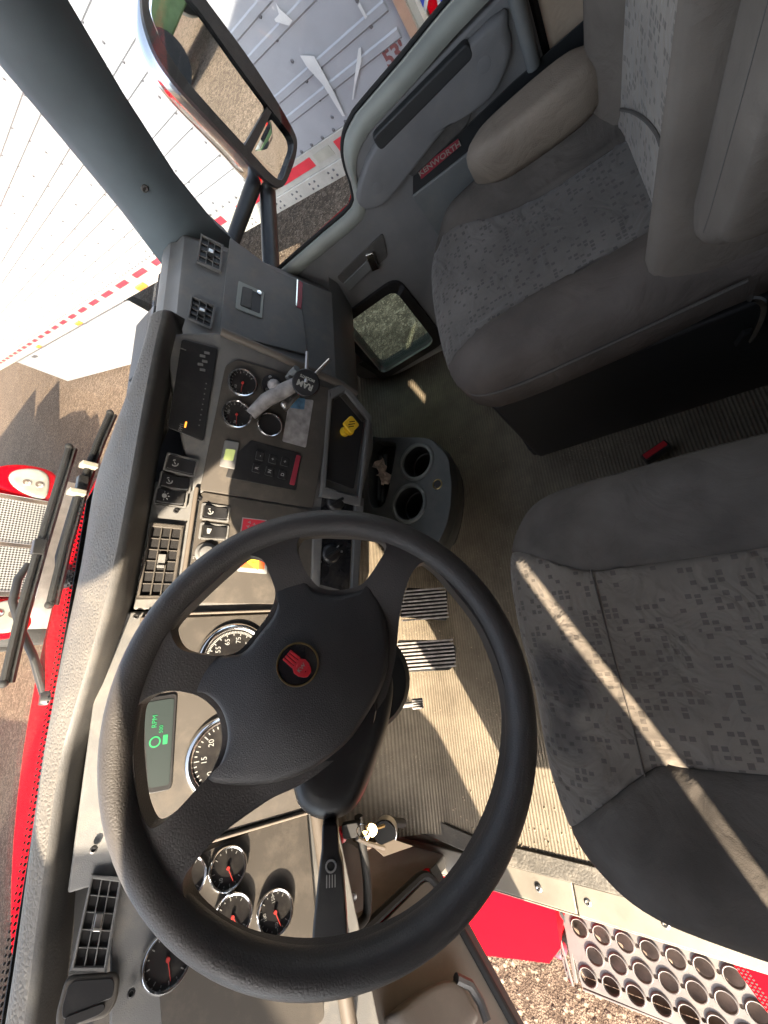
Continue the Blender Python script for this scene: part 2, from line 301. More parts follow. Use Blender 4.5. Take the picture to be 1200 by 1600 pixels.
# ------------------------------------------------------------------ mesh helpers
ROOTLOC = {}
class MB:
    def __init__(s): s.v = []; s.f = []; s.mi = []; s.cur = 0
    def add(s, V, F):
        o = len(s.v); s.v += [Vector(x) for x in V]; s.f += [[i+o for i in q] for q in F]; s.mi += [s.cur]*len(F); return s
    def prism(s, fr, pts, n0, n1):
        if sum(pts[i][0]*pts[(i+1) % len(pts)][1]-pts[(i+1) % len(pts)][0]*pts[i][1] for i in range(len(pts))) < 0: pts = pts[::-1]
        k = len(pts)
        V = [fr.p(a[0], a[1], n0) for a in pts]+[fr.p(a[0], a[1], n1) for a in pts]
        F = [list(range(k))[::-1], list(range(k, 2*k))]+[[i, (i+1) % k, k+(i+1) % k, k+i] for i in range(k)]
        return s.add(V, F)
    def box(s, fr, u0, u1, v0, v1, n0, n1): return s.prism(fr, [(u0, v0), (u1, v0), (u1, v1), (u0, v1)], n0, n1)
    def wbox(s, a, b): return s.box(WORLD, a[0], b[0], a[1], b[1], a[2], b[2])
    def tube(s, P, r, k=10, closed=False):
        P = [Vector(p) for p in P]; n = len(P); V = []; F = []
        up = None
        for i, p in enumerate(P):
            a = P[(i-1) % n] if (closed or i > 0) else p; b = P[(i+1) % n] if (closed or i < n-1) else p
            t = (b-a).normalized()
            if up is None: up = t.orthogonal().normalized()
            up = (up-t*up.dot(t)).normalized(); sd = t.cross(up)
            rr = r[i] if isinstance(r, (list, tuple)) else r
            V += [p+(up*math.cos(2*math.pi*j/k)+sd*math.sin(2*math.pi*j/k))*rr for j in range(k)]
        for i in range(n if closed else n-1):
            for j in range(k):
                a = i*k+j; b = i*k+(j+1) % k; c = ((i+1) % n)*k+(j+1) % k; d = ((i+1) % n)*k+j
                F.append([a, b, c, d])
        if not closed: F += [list(range(k))[::-1], [(n-1)*k+j for j in range(k)]]
        return s.add(V, F)
    def lathe(s, O, ax, prof, k=32, cap=True):
        O = Vector(O); ax = Vector(ax).normalized(); e = ax.orthogonal().normalized(); g = ax.cross(e); V = []; F = []
        for r, h in prof: V += [O+ax*h+(e*math.cos(2*math.pi*j/k)+g*math.sin(2*math.pi*j/k))*r for j in range(k)]
        for i in range(len(prof)-1):
            for j in range(k): F.append([i*k+j, i*k+(j+1) % k, (i+1)*k+(j+1) % k, (i+1)*k+j])
        if cap: F += [list(range(k))[::-1], [(len(prof)-1)*k+j for j in range(k)]]
        return s.add(V, F)
    def loft(s, rows, closed=False):
        k = len(rows[0]); V = [p for r in rows for p in r]; F = []
        for i in range(len(rows)-1):
            for j in range(k if closed else k-1):
                F.append([i*k+j, i*k+(j+1) % k, (i+1)*k+(j+1) % k, (i+1)*k+j])
        return s.add(V, F)
    def ball(s, O, r, k=10):
        return s.lathe(O, (0, 0, 1), [(r*math.sin(math.pi*i/k)+1e-5, -r*math.cos(math.pi*i/k)) for i in range(k+1)], k*2)
def link(name, data, parent):
    o = bpy.data.objects.new(name, data); C.objects.link(o)
    if parent is not None: o.parent = parent
    return o
def mk(name, mb, mat, parent=None, bev=0, ang=40, sub=0):
    ms = mat if isinstance(mat, (list, tuple)) else [mat]
    me = bpy.data.meshes.new(name); root = parent
    while root is not None and root.parent is not None: root = root.parent
    off = root.location if root is not None else Vector((0, 0, 0))
    me.from_pydata([tuple(v-off) for v in mb.v], [], mb.f)
    for m in ms: me.materials.append(m)
    for p, i in zip(me.polygons, mb.mi): p.material_index = i; p.use_smooth = True
    b = bmesh.new(); b.from_mesh(me); bmesh.ops.remove_doubles(b, verts=b.verts, dist=1e-6); bmesh.ops.recalc_face_normals(b, faces=b.faces); b.to_mesh(me); b.free()
    me.set_sharp_from_angle(angle=R(ang))
    o = link(name, me, parent)
    if sub:
        m = o.modifiers.new('sub', 'SUBSURF'); m.levels = sub; m.render_levels = sub
    if bev:
        m = o.modifiers.new('bevel', 'BEVEL'); m.width = bev; m.segments = 3; m.limit_method = 'ANGLE'; m.angle_limit = R(35); m.harden_normals = True
    return o
def thing(name, label, cat, loc=(0, 0, 0), group=None):
    o = bpy.data.objects.new(name, None); o.empty_display_size = .05; C.objects.link(o); o.location = loc
    o['label'] = label; o['category'] = cat
    if group: o['group'] = group
    return o
def tag(o, label, cat, group=None):
    o['label'] = label; o['category'] = cat
    if group: o['group'] = group
    return o
def rp(pts, r, seg=5):
    """polygon with rounded corners"""
    out = []; n = len(pts)
    for i in range(n):
        p = Vector(pts[i][:2]).to_3d(); a = Vector(pts[i-1][:2]).to_3d(); b = Vector(pts[(i+1) % n][:2]).to_3d()
        da, db = (a-p), (b-p); rr = min(r, da.length*.45, db.length*.45)
        p0, p1 = p+da.normalized()*rr, p+db.normalized()*rr
        for k in range(seg+1):
            t = k/seg; q = p0*(1-t)**2+p*2*t*(1-t)+p1*t*t; out.append((q.x, q.y))
    return out
def spline(pts, n=8, closed=True):
    """smooth curve through the points"""
    out = []; k = len(pts); P = [Vector(p) for p in pts]
    for i in range(k if closed else k-1):
        if closed: a, b, c, d = P[i-1], P[i], P[(i+1) % k], P[(i+2) % k]
        else: a, b, c, d = P[max(i-1, 0)], P[i], P[i+1], P[min(i+2, k-1)]
        for j in range(n):
            t = j/n
            out.append(.5*((2*b)+(c-a)*t+(2*a-5*b+4*c-d)*t*t+(3*b-a-3*c+d)*t**3))
    if not closed: out.append(P[-1])
    return out
def rrect(cu, cv, w_, h_, r=.002, rot=0):
    c, s_ = math.cos(rot), math.sin(rot)
    return [(cu+x*c-y*s_, cv+x*s_+y*c) for x, y in rp([(-w_/2, -h_/2), (w_/2, -h_/2), (w_/2, h_/2), (-w_/2, h_/2)], r)]
def circ(cu, cv, r, k=28): return [(cu+r*math.cos(2*math.pi*j/k), cv+r*math.sin(2*math.pi*j/k)) for j in range(k)]
def smooth(a, b, x):
    t = max(0, min(1, (x-a)/(b-a))); return t*t*(3-2*t)
def pillow(outline, n0, n1, r, h=None, rings=9, lower=.02, cu=None, cv=None):
    """upholstered shape in local (u, v, n): a skirt, a rounded shoulder and a crowned top"""
    if cu is None: cu = sum(p[0] for p in outline)/len(outline)
    if cv is None: cv = sum(p[1] for p in outline)/len(outline)
    ext = sum(math.hypot(p[0]-cu, p[1]-cv) for p in outline)/len(outline)
    sc_ = [(1-lower/ext, n0, 0), (1, n0+min(lower, (n1-n0)*.3), 0)]
    for i in range(5):
        a = math.pi/2*i/4; sc_.append((1-r*(1-math.cos(a))/ext, n1-r+r*math.sin(a), math.sin(a)))
    s0 = sc_[-1][0]
    for i in range(1, rings+1): sc_.append((s0*(1-i/(rings+.15)), n1, 1))
    V = []; F = []; k = len(outline)
    for s_, n, wt in sc_:
        for p in outline:
            u, v = cu+(p[0]-cu)*s_, cv+(p[1]-cv)*s_
            V.append((u, v, n+(h(u, v)*wt if h else 0)))
    for i in range(len(sc_)-1):
        for j in range(k): F.append([i*k+j, i*k+(j+1) % k, (i+1)*k+(j+1) % k, (i+1)*k+j])
    F += [list(range(k))[::-1], [(len(sc_)-1)*k+j for j in range(k)]]
    return V, F
def split(V, F, g, dip=.005):
    """cut a local mesh along g(u,v,n)=0 into two meshes, pressing the cut in like a seam"""
    G = [g(*p) for p in V]; res = []
    for sgn in (1, -1):
        nv, nf, mp = [], [], {}
        def vert(key, p):
            if key not in mp: mp[key] = len(nv); nv.append(p)
            return mp[key]
        for f in F:
            out = []
            for a, b in zip(f, f[1:]+f[:1]):
                if G[a]*sgn >= 0: out.append(vert(a, V[a]))
                if (G[a] > 0) != (G[b] > 0) and G[a] != 0 and G[b] != 0:
                    t = G[a]/(G[a]-G[b]); p = tuple(V[a][i]+(V[b][i]-V[a][i])*t for i in range(3))
                    out.append(vert((min(a, b), max(a, b)), (p[0], p[1], p[2]-dip)))
            if len(set(out)) >= 3: nf.append(out)
        res.append((nv, nf))
    return res
def put(fr, V, F): return MB().add([fr.p(*p) for p in V], F)
def text(s, fr, u, v, size, mat, parent, name='lettering', n=.0006, rot=0, bold=0, ex=.0003, align='CENTER', sx=1):
    cu = bpy.data.curves.new('txt', 'FONT'); cu.body = s; cu.size = size; cu.align_x = align; cu.align_y = 'CENTER'; cu.extrude = ex; cu.offset = bold; cu.resolution_u = 3
    to = bpy.data.objects.new('txt', cu); C.objects.link(to)
    me = bpy.data.meshes.new_from_object(to.evaluated_get(bpy.context.evaluated_depsgraph_get()))
    bpy.data.objects.remove(to); bpy.data.curves.remove(cu)
    c, si = math.cos(rot), math.sin(rot)
    mb = MB(); mb.add([fr.p(u+(q.co.x*sx*c-q.co.y*si), v+(q.co.x*sx*si+q.co.y*c), n+q.co.z) for q in me.vertices], [list(p.vertices) for p in me.polygons])
    bpy.data.meshes.remove(me)
    return mk(name, mb, mat, parent, ang=20)
X = Vector
# ================================================================== ground
g = MB(); g.box(WORLD, -300, 300, -300, 300, -1.75, -1.25)
go = mk('ground', g, M['ground']); go['kind'] = 'structure'

# ================================================================== truck cab: shell, floor, hood, glass
cab = thing('truck_cab', 'red truck cab around the camera, with ribbed floor mat and bare metal sill', 'truck cab', (0.2, 0.2, 0))
# floor with the toe board and the raised tunnel under the dash
m = MB()
sec = [(-.6, 0), (.72, 0), (.78, .02), (.86, .09), (1.02, .34), (1.04, .42)]
m.loft([[X((x, y, z)) for y, z in sec] for x in (-.563, -.2, .3, .7, 1.07)])
m.add([(-.563, -.6, -.03), (1.07, -.6, -.03), (1.07, .8, -.03), (-.563, .8, -.03)], [[0, 1, 2, 3]])
mk('floor_mat', m, M['mat_'], cab, ang=60)
m = MB()
for i in range(170):
    x, y = (random.uniform(-.55, .25), random.uniform(.30, .72)) if i % 3 else (random.uniform(-.56, -.44), random.uniform(.35, .70))
    if i % 7 == 0: x, y = random.uniform(.1, .7), random.uniform(.1, .5)
    r_ = random.uniform(.0012, .0032)
    m.add([(x-r_, y-r_*.6, .0005), (x+r_, y-r_*.4, .0005), (x, y+r_, .0005), (x+r_*.2, y, r_*1.3)], [[0, 1, 3], [1, 2, 3], [2, 0, 3]])
gr_ = mk('grit', m, M['grit'], cab, ang=10); gr_['kind'] = 'stuff'
m = MB(); m.prism(WORLD, [(-.60, .14), (-.556, .14), (-.552, .62), (-.53, .75), (-.54, .92), (-.575, .92), (-.572, .80), (-.598, .62)], -.02, .006)
mk('tread_strip', m, M['tread'], cab, bev=.002)
# aluminium door sill with its two plates and screws
m = MB(); m.wbox((-.665, .385, -.05), (-.60, .95, -.002)); m.wbox((-.665, -.5, -.05), (-.60, .382, .001))
m.wbox((-.672, -.5, -.07), (-.665, .97, -.006))
sill = mk('door_sill', m, M['alu'], cab, bev=.004)
for y in (.47, .355, .66, .2, .06):
    m = MB(); m.lathe((-.632, y, -.003), (0, 0, 1), [(.008, 0), (.008, .005), (.005, .0065), (.002, .003)], 14); mk('screw', m, M['steel'], sill)
m = MB(); m.wbox((-.63, -.58, -.5), (1.1, 1.06, -.06)); mk('underbody', m, M['black'], cab)
# lower side skin ahead of the step
m = MB()
rows = [[X((-.668, .99, -.03)), X((-.668, .535, -.03))], [X((-.70, 1.0, -.14)), X((-.70, .525, -.14))], [X((-.80, 1.0, -.26)), X((-.79, .535, -.27))], [X((-1.0, .98, -.34)), X((-.945, .56, -.33))],
        [X((-1.09, .93, -.38)), X((-1.02, .62, -.37))], [X((-1.10, .93, -.75)), X((-1.03, .62, -.75))]]
m.loft([spline(r, 4, False) for r in rows])
m.loft([[r[-1] for r in rows], [r[-1]+X((.03, -.004, -.03)) for r in rows], [X((-.66, .52, -.75)) for r in rows]])
mk('side_skin', m, M['red'], cab, ang=50)
# roof, rear wall closed to darken the cab, right body side, pillars
m = MB(); m.wbox((-.80, -.62, 1.64), (1.14, .40, 1.70)); m.wbox((-.80, -.62, 1.585), (-.72, .42, 1.64)); m.wbox((1.06, -.62, 1.56), (1.14, .42, 1.64)); m.wbox((-.72, .34, 1.57), (1.06, .42, 1.64))
mk('roof', m, M['head'], cab, bev=.015)
m = MB()
m.wbox((-.78, -.64, 0), (1.12, -.58, 1.12)); m.wbox((-.78, -.64, 1.44), (1.12, -.58, 1.64)); m.wbox((-.78, -.64, 1.12), (1.12, -.58, 1.44))
mk('rear_wall', m, M['head'], cab, bev=.01)
m = MB()
m.wbox((1.07, -.60, -.05), (1.12, -.055, 1.60))
mk('side_trim', m, M['cream'], cab, bev=.012)
m = MB(); m.wbox((1.088, -.09, -.08), (1.13, .005, .72)); mk('door_jamb', m, M['black'], cab)
m = MB(); m.wbox((-.73, -.62, 0), (-.69, -.237, 1.6)); mk('left_side_trim', m, M['cream'], cab, bev=.01)
# unseen panel added behind the left doorway, its outline shaped to cut sun patches
m = MB()
post = Frame((-.75, 0, 0), (1, 0, 0))
fy = [(.30, .27), (.29, .60), (.260, 1.0), (.195, 1.32), (.095, 1.51), (.045, 1.62)]
poly = [(y, z) for y, z in fy]+[(-.262, 1.62), (-.262, 1.18), (-.229, 1.18), (-.229, .27)]
m.prism(post, poly, -.015, .015)
mk('sun_blocker_post', m, M['plain'], cab, bev=.01)
# right windscreen pillar
apn = X((-.62, -.60, .5))
m = MB()
P0, P1, P2 = X((1.035, .83, .84)), X((.955, .60, 1.22)), X((.87, .33, 1.62))
d1 = (P2-P0).normalized(); sd = d1.cross(X((-.75, -.62, .2))).normalized()
nn = sd.cross(d1).normalized()
def prow(P, wl, wr): return [P-sd*wl-nn*.05, P-sd*wl, P-sd*wl*.8+nn*.012, P-sd*wl*.2+nn*.028, P+sd*wr*.45+nn*.026, P+sd*wr*.85+nn*.008, P+sd*wr, P+sd*wr-nn*.05]
m.loft([prow(P0-d1*.06, .085, .12), prow(P0, .082, .10), prow(P0.lerp(P1, .35), .072, .078), prow(P0.lerp(P1, .7), .07, .075), prow(P1, .07, .08), prow(P2, .07, .085)], closed=True)
ap = mk('windscreen_pillar', m, M['pillar'], cab, ang=50)
m = MB(); q = P0.lerp(P1, .42)+nn*.028; m.lathe(q, nn, [(.008, 0), (.008, .002), (.005, .003), (.004, .0005)], 18); mk('trim_screw', m, M['paddark'], ap)
m = MB(); m.loft([[X((-.84, .86, .80)), X((-.80, .92, .80)), X((-.77, .86, .80))], [X((-.80, .40, 1.62)), X((-.76, .46, 1.62)), X((-.73, .40, 1.62))]], closed=True)
mk('left_pillar', m, M['pillar'], cab)
# windscreen with its dotted black border
WS = Frame((.1, .93, .875), (0, -.70, -.50)); WS.U = X((1, 0, 0)); WS.V = X((0, -.52, .76)).normalized(); WS.N = WS.U.cross(WS.V)
m = MB(); m.box(WS, -.90, .93, -.01, .95, -.003, .003); mk('windscreen', m, M['glassw'], cab)
m = MB(); m.prism(WS, [(-.9, -.05), (.93, -.05), (.93, -.03), (.50, -.03), (.20, .096), (-.9, .096)], -.006, -.0045)
for i in range(210):
    u = -.9+i*.0087
    if u > .2: break
    m.prism(WS, circ(u, .1005, .0028, 6), -.0055, -.0046); m.prism(WS, circ(u+.004, .1075, .002, 6), -.0055, -.0046)
mk('windscreen_border', m, M['gloss'], cab)
m = MB(); m.tube([WS.p(-.91, .064, -.014), WS.p(0, .064, -.014), WS.p(.18, .060, -.014), WS.p(.5, -.05, -.014), WS.p(.94, -.05, -.014)], .0085); mk('windscreen_gasket', m, M['rubber'], cab)
# cowl and hood
m = MB()
def hoodrow(y, z, hw, drop): return [X((-.02+hw*t, y, z-.11*(t+.06)**2-drop*abs(t)**3.2)) for t in [i/12 for i in range(-12, 13)]]
m.loft([hoodrow(1.045, .86, .86, .07), hoodrow(1.06, .905, .86, .07), hoodrow(1.10, .933, .85, .07), hoodrow(1.25, .872, .83, .09), hoodrow(1.7, .68, .76, .14), hoodrow(2.3, .42, .66, .2), hoodrow(2.9, .12, .58, .2), hoodrow(3.15, -.1, .56, .2), hoodrow(3.2, -.7, .56, .2)])
mk('hood', m, M['red'], cab, ang=60)
m = MB()
m.prism(WORLD, [(-.85, .94), (.90, .94), (.90, 1.05), (-.85, 1.05)], .80, .862)
for i in range(40): m.wbox((-.55+i*.032, .955, .862), (-.535+i*.032, 1.03, .868))
mk('cowl_grille', m, M['black'], cab, bev=.004)
m = MB(); m.wbox((-.75, .98, .3), (1.0, 1.10, .80)); mk('firewall', m, M['black'], cab)

# ------------------------------------------------------------------ wipers
def wiper(label, pts, arm, elbow):
    t = thing('windscreen_wiper', label, 'wiper', pts[0], 'wipers on the windscreen')
    m = MB(); P = [X(p) for p in pts]
    m.tube(P, .0065, 8)
    for e in (P[0], P[-1]): m.ball(e, .0085, 6)
    m.loft([[p+X((0, .004, -.006)), p+X((0, -.004, -.012)), p+X((0, .004, -.018))] for p in P], closed=True)
    mk('blade', m, M['rubber'], t)
    m = MB(); m.tube([X(p) for p in arm], [.010]+[.008]*(len(arm)-2)+[.006], 8); m.wbox(X(elbow)-X((.016, .010, .010)), X(elbow)+X((.016, .010, .010)))
    mk('arm', m, M['black'], t, bev=.002)
    m = MB(); m.lathe(X(arm[0])-X((0, 0, .03)), (0, 0, 1), [(.022, 0), (.022, .03), (.012, .042)], 16); mk('pivot', m, M['black'], t)
    return t
b1 = [(-0.0248,1.0600,0.9900),(0.1019,1.0600,0.9869),(0.2400,1.0600,0.9777),(0.3782,1.0600,0.9669),(0.4838,1.0600,0.9579)]
b2 = [(0.1202,1.0500,0.9447),(0.2505,1.0500,0.9380),(0.3978,1.0500,0.9245),(0.5123,1.0500,0.9081),(0.6009,1.0500,0.8911)]
wiper('long black windscreen wiper with its arm bent down to the red cowl', b1, [(-0.0612,1.0900,0.9132),(0.0218,1.0900,0.9461),(0.0731,1.0900,0.9730),(0.1301,1.0900,0.9948),(0.1758,1.0900,0.9940),(0.2106,1.0900,0.9820)], b1[2])
wiper('shorter black windscreen wiper lying close to the dash edge, with two white clips', b2, [(0.1806,1.0900,0.9227),(0.2300,1.0900,0.9331),(0.3137,1.0900,0.9258),(0.3864,1.0900,0.9208)], b2[2])
wb = bpy.data.objects['windscreen_wiper.001']
for p in [(0.3701,1.0450,0.9335),(0.4418,1.0450,0.9192)]:
    m = MB(); m.wbox(X(p)-X((.006, .016, .016)), X(p)+X((.006, .010, .016))); mk('clip', m, M['ivory'], wb, bev=.002)

# ================================================================== dashboard
dash = thing('dashboard', 'grey truck dashboard with round chrome gauges, vents, switches and a sun lit top pad', 'dashboard', (.2, .7, .75))
# soft top pad: near lip, crown, far edge
near = [(.640, .66), (.603, .632), (.55, .644), (.464, .660), (.399, .668), (.239, .685), (.126, .704), (.06, .726), (-.005, .752), (-.08, .785), (-.149, .806), (-.319, .800), (-.406, .792), (-.62, .79)]
near = [(a, b) for a, b in [tuple(p) for p in spline([X((x, y, 0)) for x, y in near], 6, False) for p in [(p.x, p.y)]]]
rows = []
for i, (x, y) in enumerate(near):
    yf = max(y+.05, .86+.03*smooth(.2, -.05, x)-.03*smooth(-.1, -.4, x)-.17*smooth(.30, .60, x))
    endd = smooth(.66, .59, x)
    z0 = .952
    yb = y+(.088)*(.4+.6*endd)
    r = [X((x, yb, .885)), X((x, y+.03, .918)), X((x, y+.006, z0-.010)), X((x, y, z0-.002)), X((x, y+.004, z0+.005))]
    for k in range(1, 7):
        t = k/6; r.append(X((x, y+.004+(yf-y-.004)*t, z0+.005+.010*math.sin(t*math.pi)-.002*t)))
    r += [X((x, yf+.012, z0-.012)), X((x, yf+.02, .86))]
    if x > .6: r = [X((p.x, p.y, .885+(p.z-.885)*max(.0, 1-((x-.6)/.042)**2)**.5)) for p in r]
    rows.append(r)
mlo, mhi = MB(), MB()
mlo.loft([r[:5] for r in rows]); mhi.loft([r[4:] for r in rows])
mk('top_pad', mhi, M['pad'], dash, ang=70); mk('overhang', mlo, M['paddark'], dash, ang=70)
m = MB()   # worn patches peeled off the pad
PADZ = Frame((0, 0, .9585), (0, 0, 1))
for px in ((0.5559,0.6713), (0.5063,0.6984), (0.4440,0.7273)):
    k = 9; m = MB(); m.prism(PADZ, [(px[0]+(.014+.006*random.random())*math.cos(a*2*math.pi/k)*1.1, px[1]+(.006+.006*random.random())*math.sin(a*2*math.pi/k)) for a in range(k)], -.004, .0035); mk('worn_patch', m, M['paddark'], dash)

# backing panels of the driver side
def rect(name, fr, u0, u1, v0, v1, mat, n0=-.04, n1=0, bev=.004, parent=None):
    m = MB(); m.box(FR[fr], u0, u1, v0, v1, n0, n1); return mk(name, m, M[mat], parent or dash, bev=bev)
def plate(name, fr, pts, mat, n0, n1, bev=.0015, r=.008, parent=None):
    m = MB(); m.prism(FR[fr], rp(pts, r) if r else pts, n0, n1); return mk(name, m, M[mat], parent or dash, bev=bev)
rect('upper_panel', 'CL', -.31, .08, .03, .20, 'dash', -.05, -.002)
rect('lower_frame', 'CL', -.31, .08, -.20, .03, 'trim', -.05, -.0025)
plate('cluster_panel', 'CL', [(-.288, -.175), (.066, -.175), (.066, .138), (-.288, .138)], 'trim', -.004, .004)
rect('switch_backing', 'RS', -.004, .235, -.235, .175, 'dash', -.05, -.002)
plate('switch_plate', 'RS', [(.014, -.16), (.221, -.16), (.226, .094), (.010, .094)], 'trim', -.004, .004)
m = MB(); m.box(FR['RS'], -.002, .233, .099, .107, -.002, .012); m.box(FR['CL'], -.29, .07, .139, .147, -.002, .01)
mk('panel_ledge', m, M['trimedge'], dash, bev=.003)
m = MB(); m.box(FR['CL'], .070, .0745, -.19, .14, -.004, .010); m.box(FR['CL'], -.296, -.291, -.19, .13, -.004, .010); m.box(FR['CL'], -.29, .07, -.188, -.178, -.002, .02)
mk('panel_rim', m, M['trimedge'], dash, bev=.002)
rect('wing_backing', 'LW', -.36, 0, -.19, .165, 'dash', -.05, -.003)
plate('wing_panel', 'LW', [(-.27, -.105), (-.006, -.135), (-.006, .115), (-.21, .105), (-.27, .06)], 'trim', -.004, .004)
m = MB(); m.tube([FR['LW'].p(-.30, -.14, .004), FR['LW'].p(-.15, -.142, .012), FR['LW'].p(0, -.15, .012)], .012); mk('lower_lip', m, M['trimedge'], dash)
plate('stack_backing', 'CS', [(0.1108,0.1599),(-0.1762,0.0451),(-0.1728,-0.2254),(-0.1344,-0.3166),(0.0295,-0.3248),(0.0902,-0.3076),(0.1479,-0.2399),(0.1494,-0.2023),(0.1532,-0.1036),(0.1577,0.0653)], 'dash', -.05, -.002, bev=.006, r=.012)
plate('stack_panel', 'CS', [(0.0922,0.0420),(0.1139,0.0239),(0.1236,-0.0836),(0.1311,-0.1965),(-0.1510,-0.2018),(-0.1679,0.0328)], 'trim', -.004, .004, r=.006)
m = MB(); m.tube([FR['CS'].p(a[0], a[1], .006) for a in [(0.1551,0.0648),(0.1546,-0.0066),(0.1515,-0.1070),(0.1482,-0.1993),(0.1377,-0.2474)]], .009); mk('stack_rim', m, M['trimedge'], dash)
# pieces of the body below and behind
m = MB()
m.prism(Frame((0, .78, .55), (0, -1, .2)), [(-.72, -.15), (.6, -.15), (.6, .36), (-.72, .36)], -.16, -.03)
mk('dash_core', m, M['black'], dash)
m = MB(); m.loft([[X((x, .66, .565)), X((x, .70, .55)), X((x, .80, .40)), X((x, .97, .30))] for x in (-.66, -.3, .08)]); m.loft([[X((x, .62, .50)), X((x, .70, .42)), X((x, .88, .30))] for x in (.08, .35, .62)])
mk('knee_panel', m, M['dash'], dash)

# ---- gauges
def gauge(fr, u, v, r, ang=-1.9, marks=9, labels=None, big=False, blank=False):
    F_ = FR[fr]; c = F_.p(u, v, .004)
    m = MB(); m.lathe(c, F_.N, [(r*.93, -.004), (r*.93, .003)], 40); d = mk('gauge', m, M['face'] if not blank else M['deep'], dash)
    m = MB(); m.lathe(c, F_.N, [(r*.86, .003), (r*.86, .0055), (r*.90, .0085), (r*.97, .0095), (r*1.03, .0075), (r*1.07, .003), (r*1.07, -.004)], 44, cap=False); mk('bezel', m, M['chrome'], d)
    if blank: return d
    m = MB(); n_ = marks*5 if big else marks*2
    for i in range(n_+1):
        a = R(225)-R(270)*i/n_; L_ = (.13 if i % (5 if big else 2) == 0 else .07)*r
        du = (math.cos(a), math.sin(a)); tw = r*(.013 if big else .02)
        q = [(u+du[0]*(.82*r)+du[1]*tw, v+du[1]*(.82*r)-du[0]*tw), (u+du[0]*(.82*r)-du[1]*tw, v+du[1]*(.82*r)+du[0]*tw), (u+du[0]*(.82*r-L_)-du[1]*tw, v+du[1]*(.82*r-L_)+du[0]*tw), (u+du[0]*(.82*r-L_)+du[1]*tw, v+du[1]*(.82*r-L_)-du[0]*tw)]
        m.prism(F_, q, .007, .0076)
    mk('dial_marks', m, M['white' if big else 'dialgrey'], d)
    for i, s_ in enumerate(labels or []):
        if s_ == '': continue
        a = R(225)-R(270)*i/(len(labels)-1)
        text(s_, F_, u+math.cos(a)*r*.56, v+math.sin(a)*r*.56, r*(.2 if big else .24), M['white' if big else 'dialgrey'], d, 'dial_number', n=.0073)
    m = MB(); du = (math.cos(ang), math.sin(ang)); tw = r*.026
    m.prism(F_, [(u-du[1]*tw-du[0]*r*.12, v+du[0]*tw-du[1]*r*.12), (u+du[1]*tw-du[0]*r*.12, v-du[0]*tw-du[1]*r*.12), (u+du[0]*r*.72+du[1]*tw*.3, v+du[1]*r*.72-du[0]*tw*.3), (u+du[0]*r*.72-du[1]*tw*.3, v+du[1]*r*.72+du[0]*tw*.3)], .0085, .0095)
    m.lathe(F_.p(u, v, .007), F_.N, [(r*.09, 0), (r*.09, .004)], 14); mk('needle', m, M['needle'], d)
    return d
gauge('CL', *(-0.0151,-0.0125), .062, R(215), 17, ['5', '15', '25', '35', '45', '55', '65', '75', '85'], True)
gauge('CL', *(-0.1742,-0.0044), .062, R(225), 6, ['0', '5', '10', '15', '20', '25', '30'], True)
gauge('LW', *(-0.0403,0.0079), .0285, R(196), 6, ['', '', '60', '', '', '', ''])
gauge('LW', *(-0.1220,-0.0543), .0285, R(196), 6, ['', '50', '', '100', '', '150', ''])
gauge('LW', *(-0.1010,0.0084), .0285, R(205), 6, ['', '', '', '80', '', '', ''])
gauge('LW', *(-0.0289,0.0681), .0285, R(205), 6)
gauge('LW', *(-0.1083,0.0966), .032, R(185), 6)
gauge('CS', *(0.0684,0.0034), .0285, R(182), 8, ['', '', '60', '', '', '', ''])
gauge('CS', *(0.0006,-0.0000), .0285, R(190), 8, ['', '50', '', '100', '', '', ''])
gauge('CS', *(0.0012,-0.0681), .0255, blank=True)
# ---- driver display
F_ = FR['CL']
plate('driver_display', 'CL', [(-0.0640,0.1394),(-0.0617,0.0794),(-0.2070,0.0771),(-0.2061,0.1133)], 'black', -.003, .007, r=.008)
dd = bpy.data.objects['driver_display']
m = MB(); m.prism(F_, rp([(-0.0713,0.1295),(-0.0694,0.0838),(-0.1988,0.0814),(-0.1979,0.1105)], .005), .006, .0078); mk('screen', m, M['lcd'], dd)
for s_, p, sz in (('RPM', (-0.1015,0.1100), .0105), ('500', (-0.1148,0.0995), .008)):
    text(s_, F_, p[0], p[1], sz, M['lcdgreen'], dd, 'readout', n=.0083)
m = MB(); a = (-0.1326,0.1073); m.prism(F_, circ(a[0], a[1], .0085, 20), .0078, .0083); a2 = (-0.1314,0.0924); m.prism(F_, rrect(a2[0], a2[1], .014, .007, .001), .0078, .0082); mk('readout', m, M['lcdgreen'], dd)
m = MB(); a = (-0.1326,0.1073); m.prism(F_, circ(a[0], a[1], .0062, 20), .0078, .0086); mk('readout', m, M['lcd'], dd)
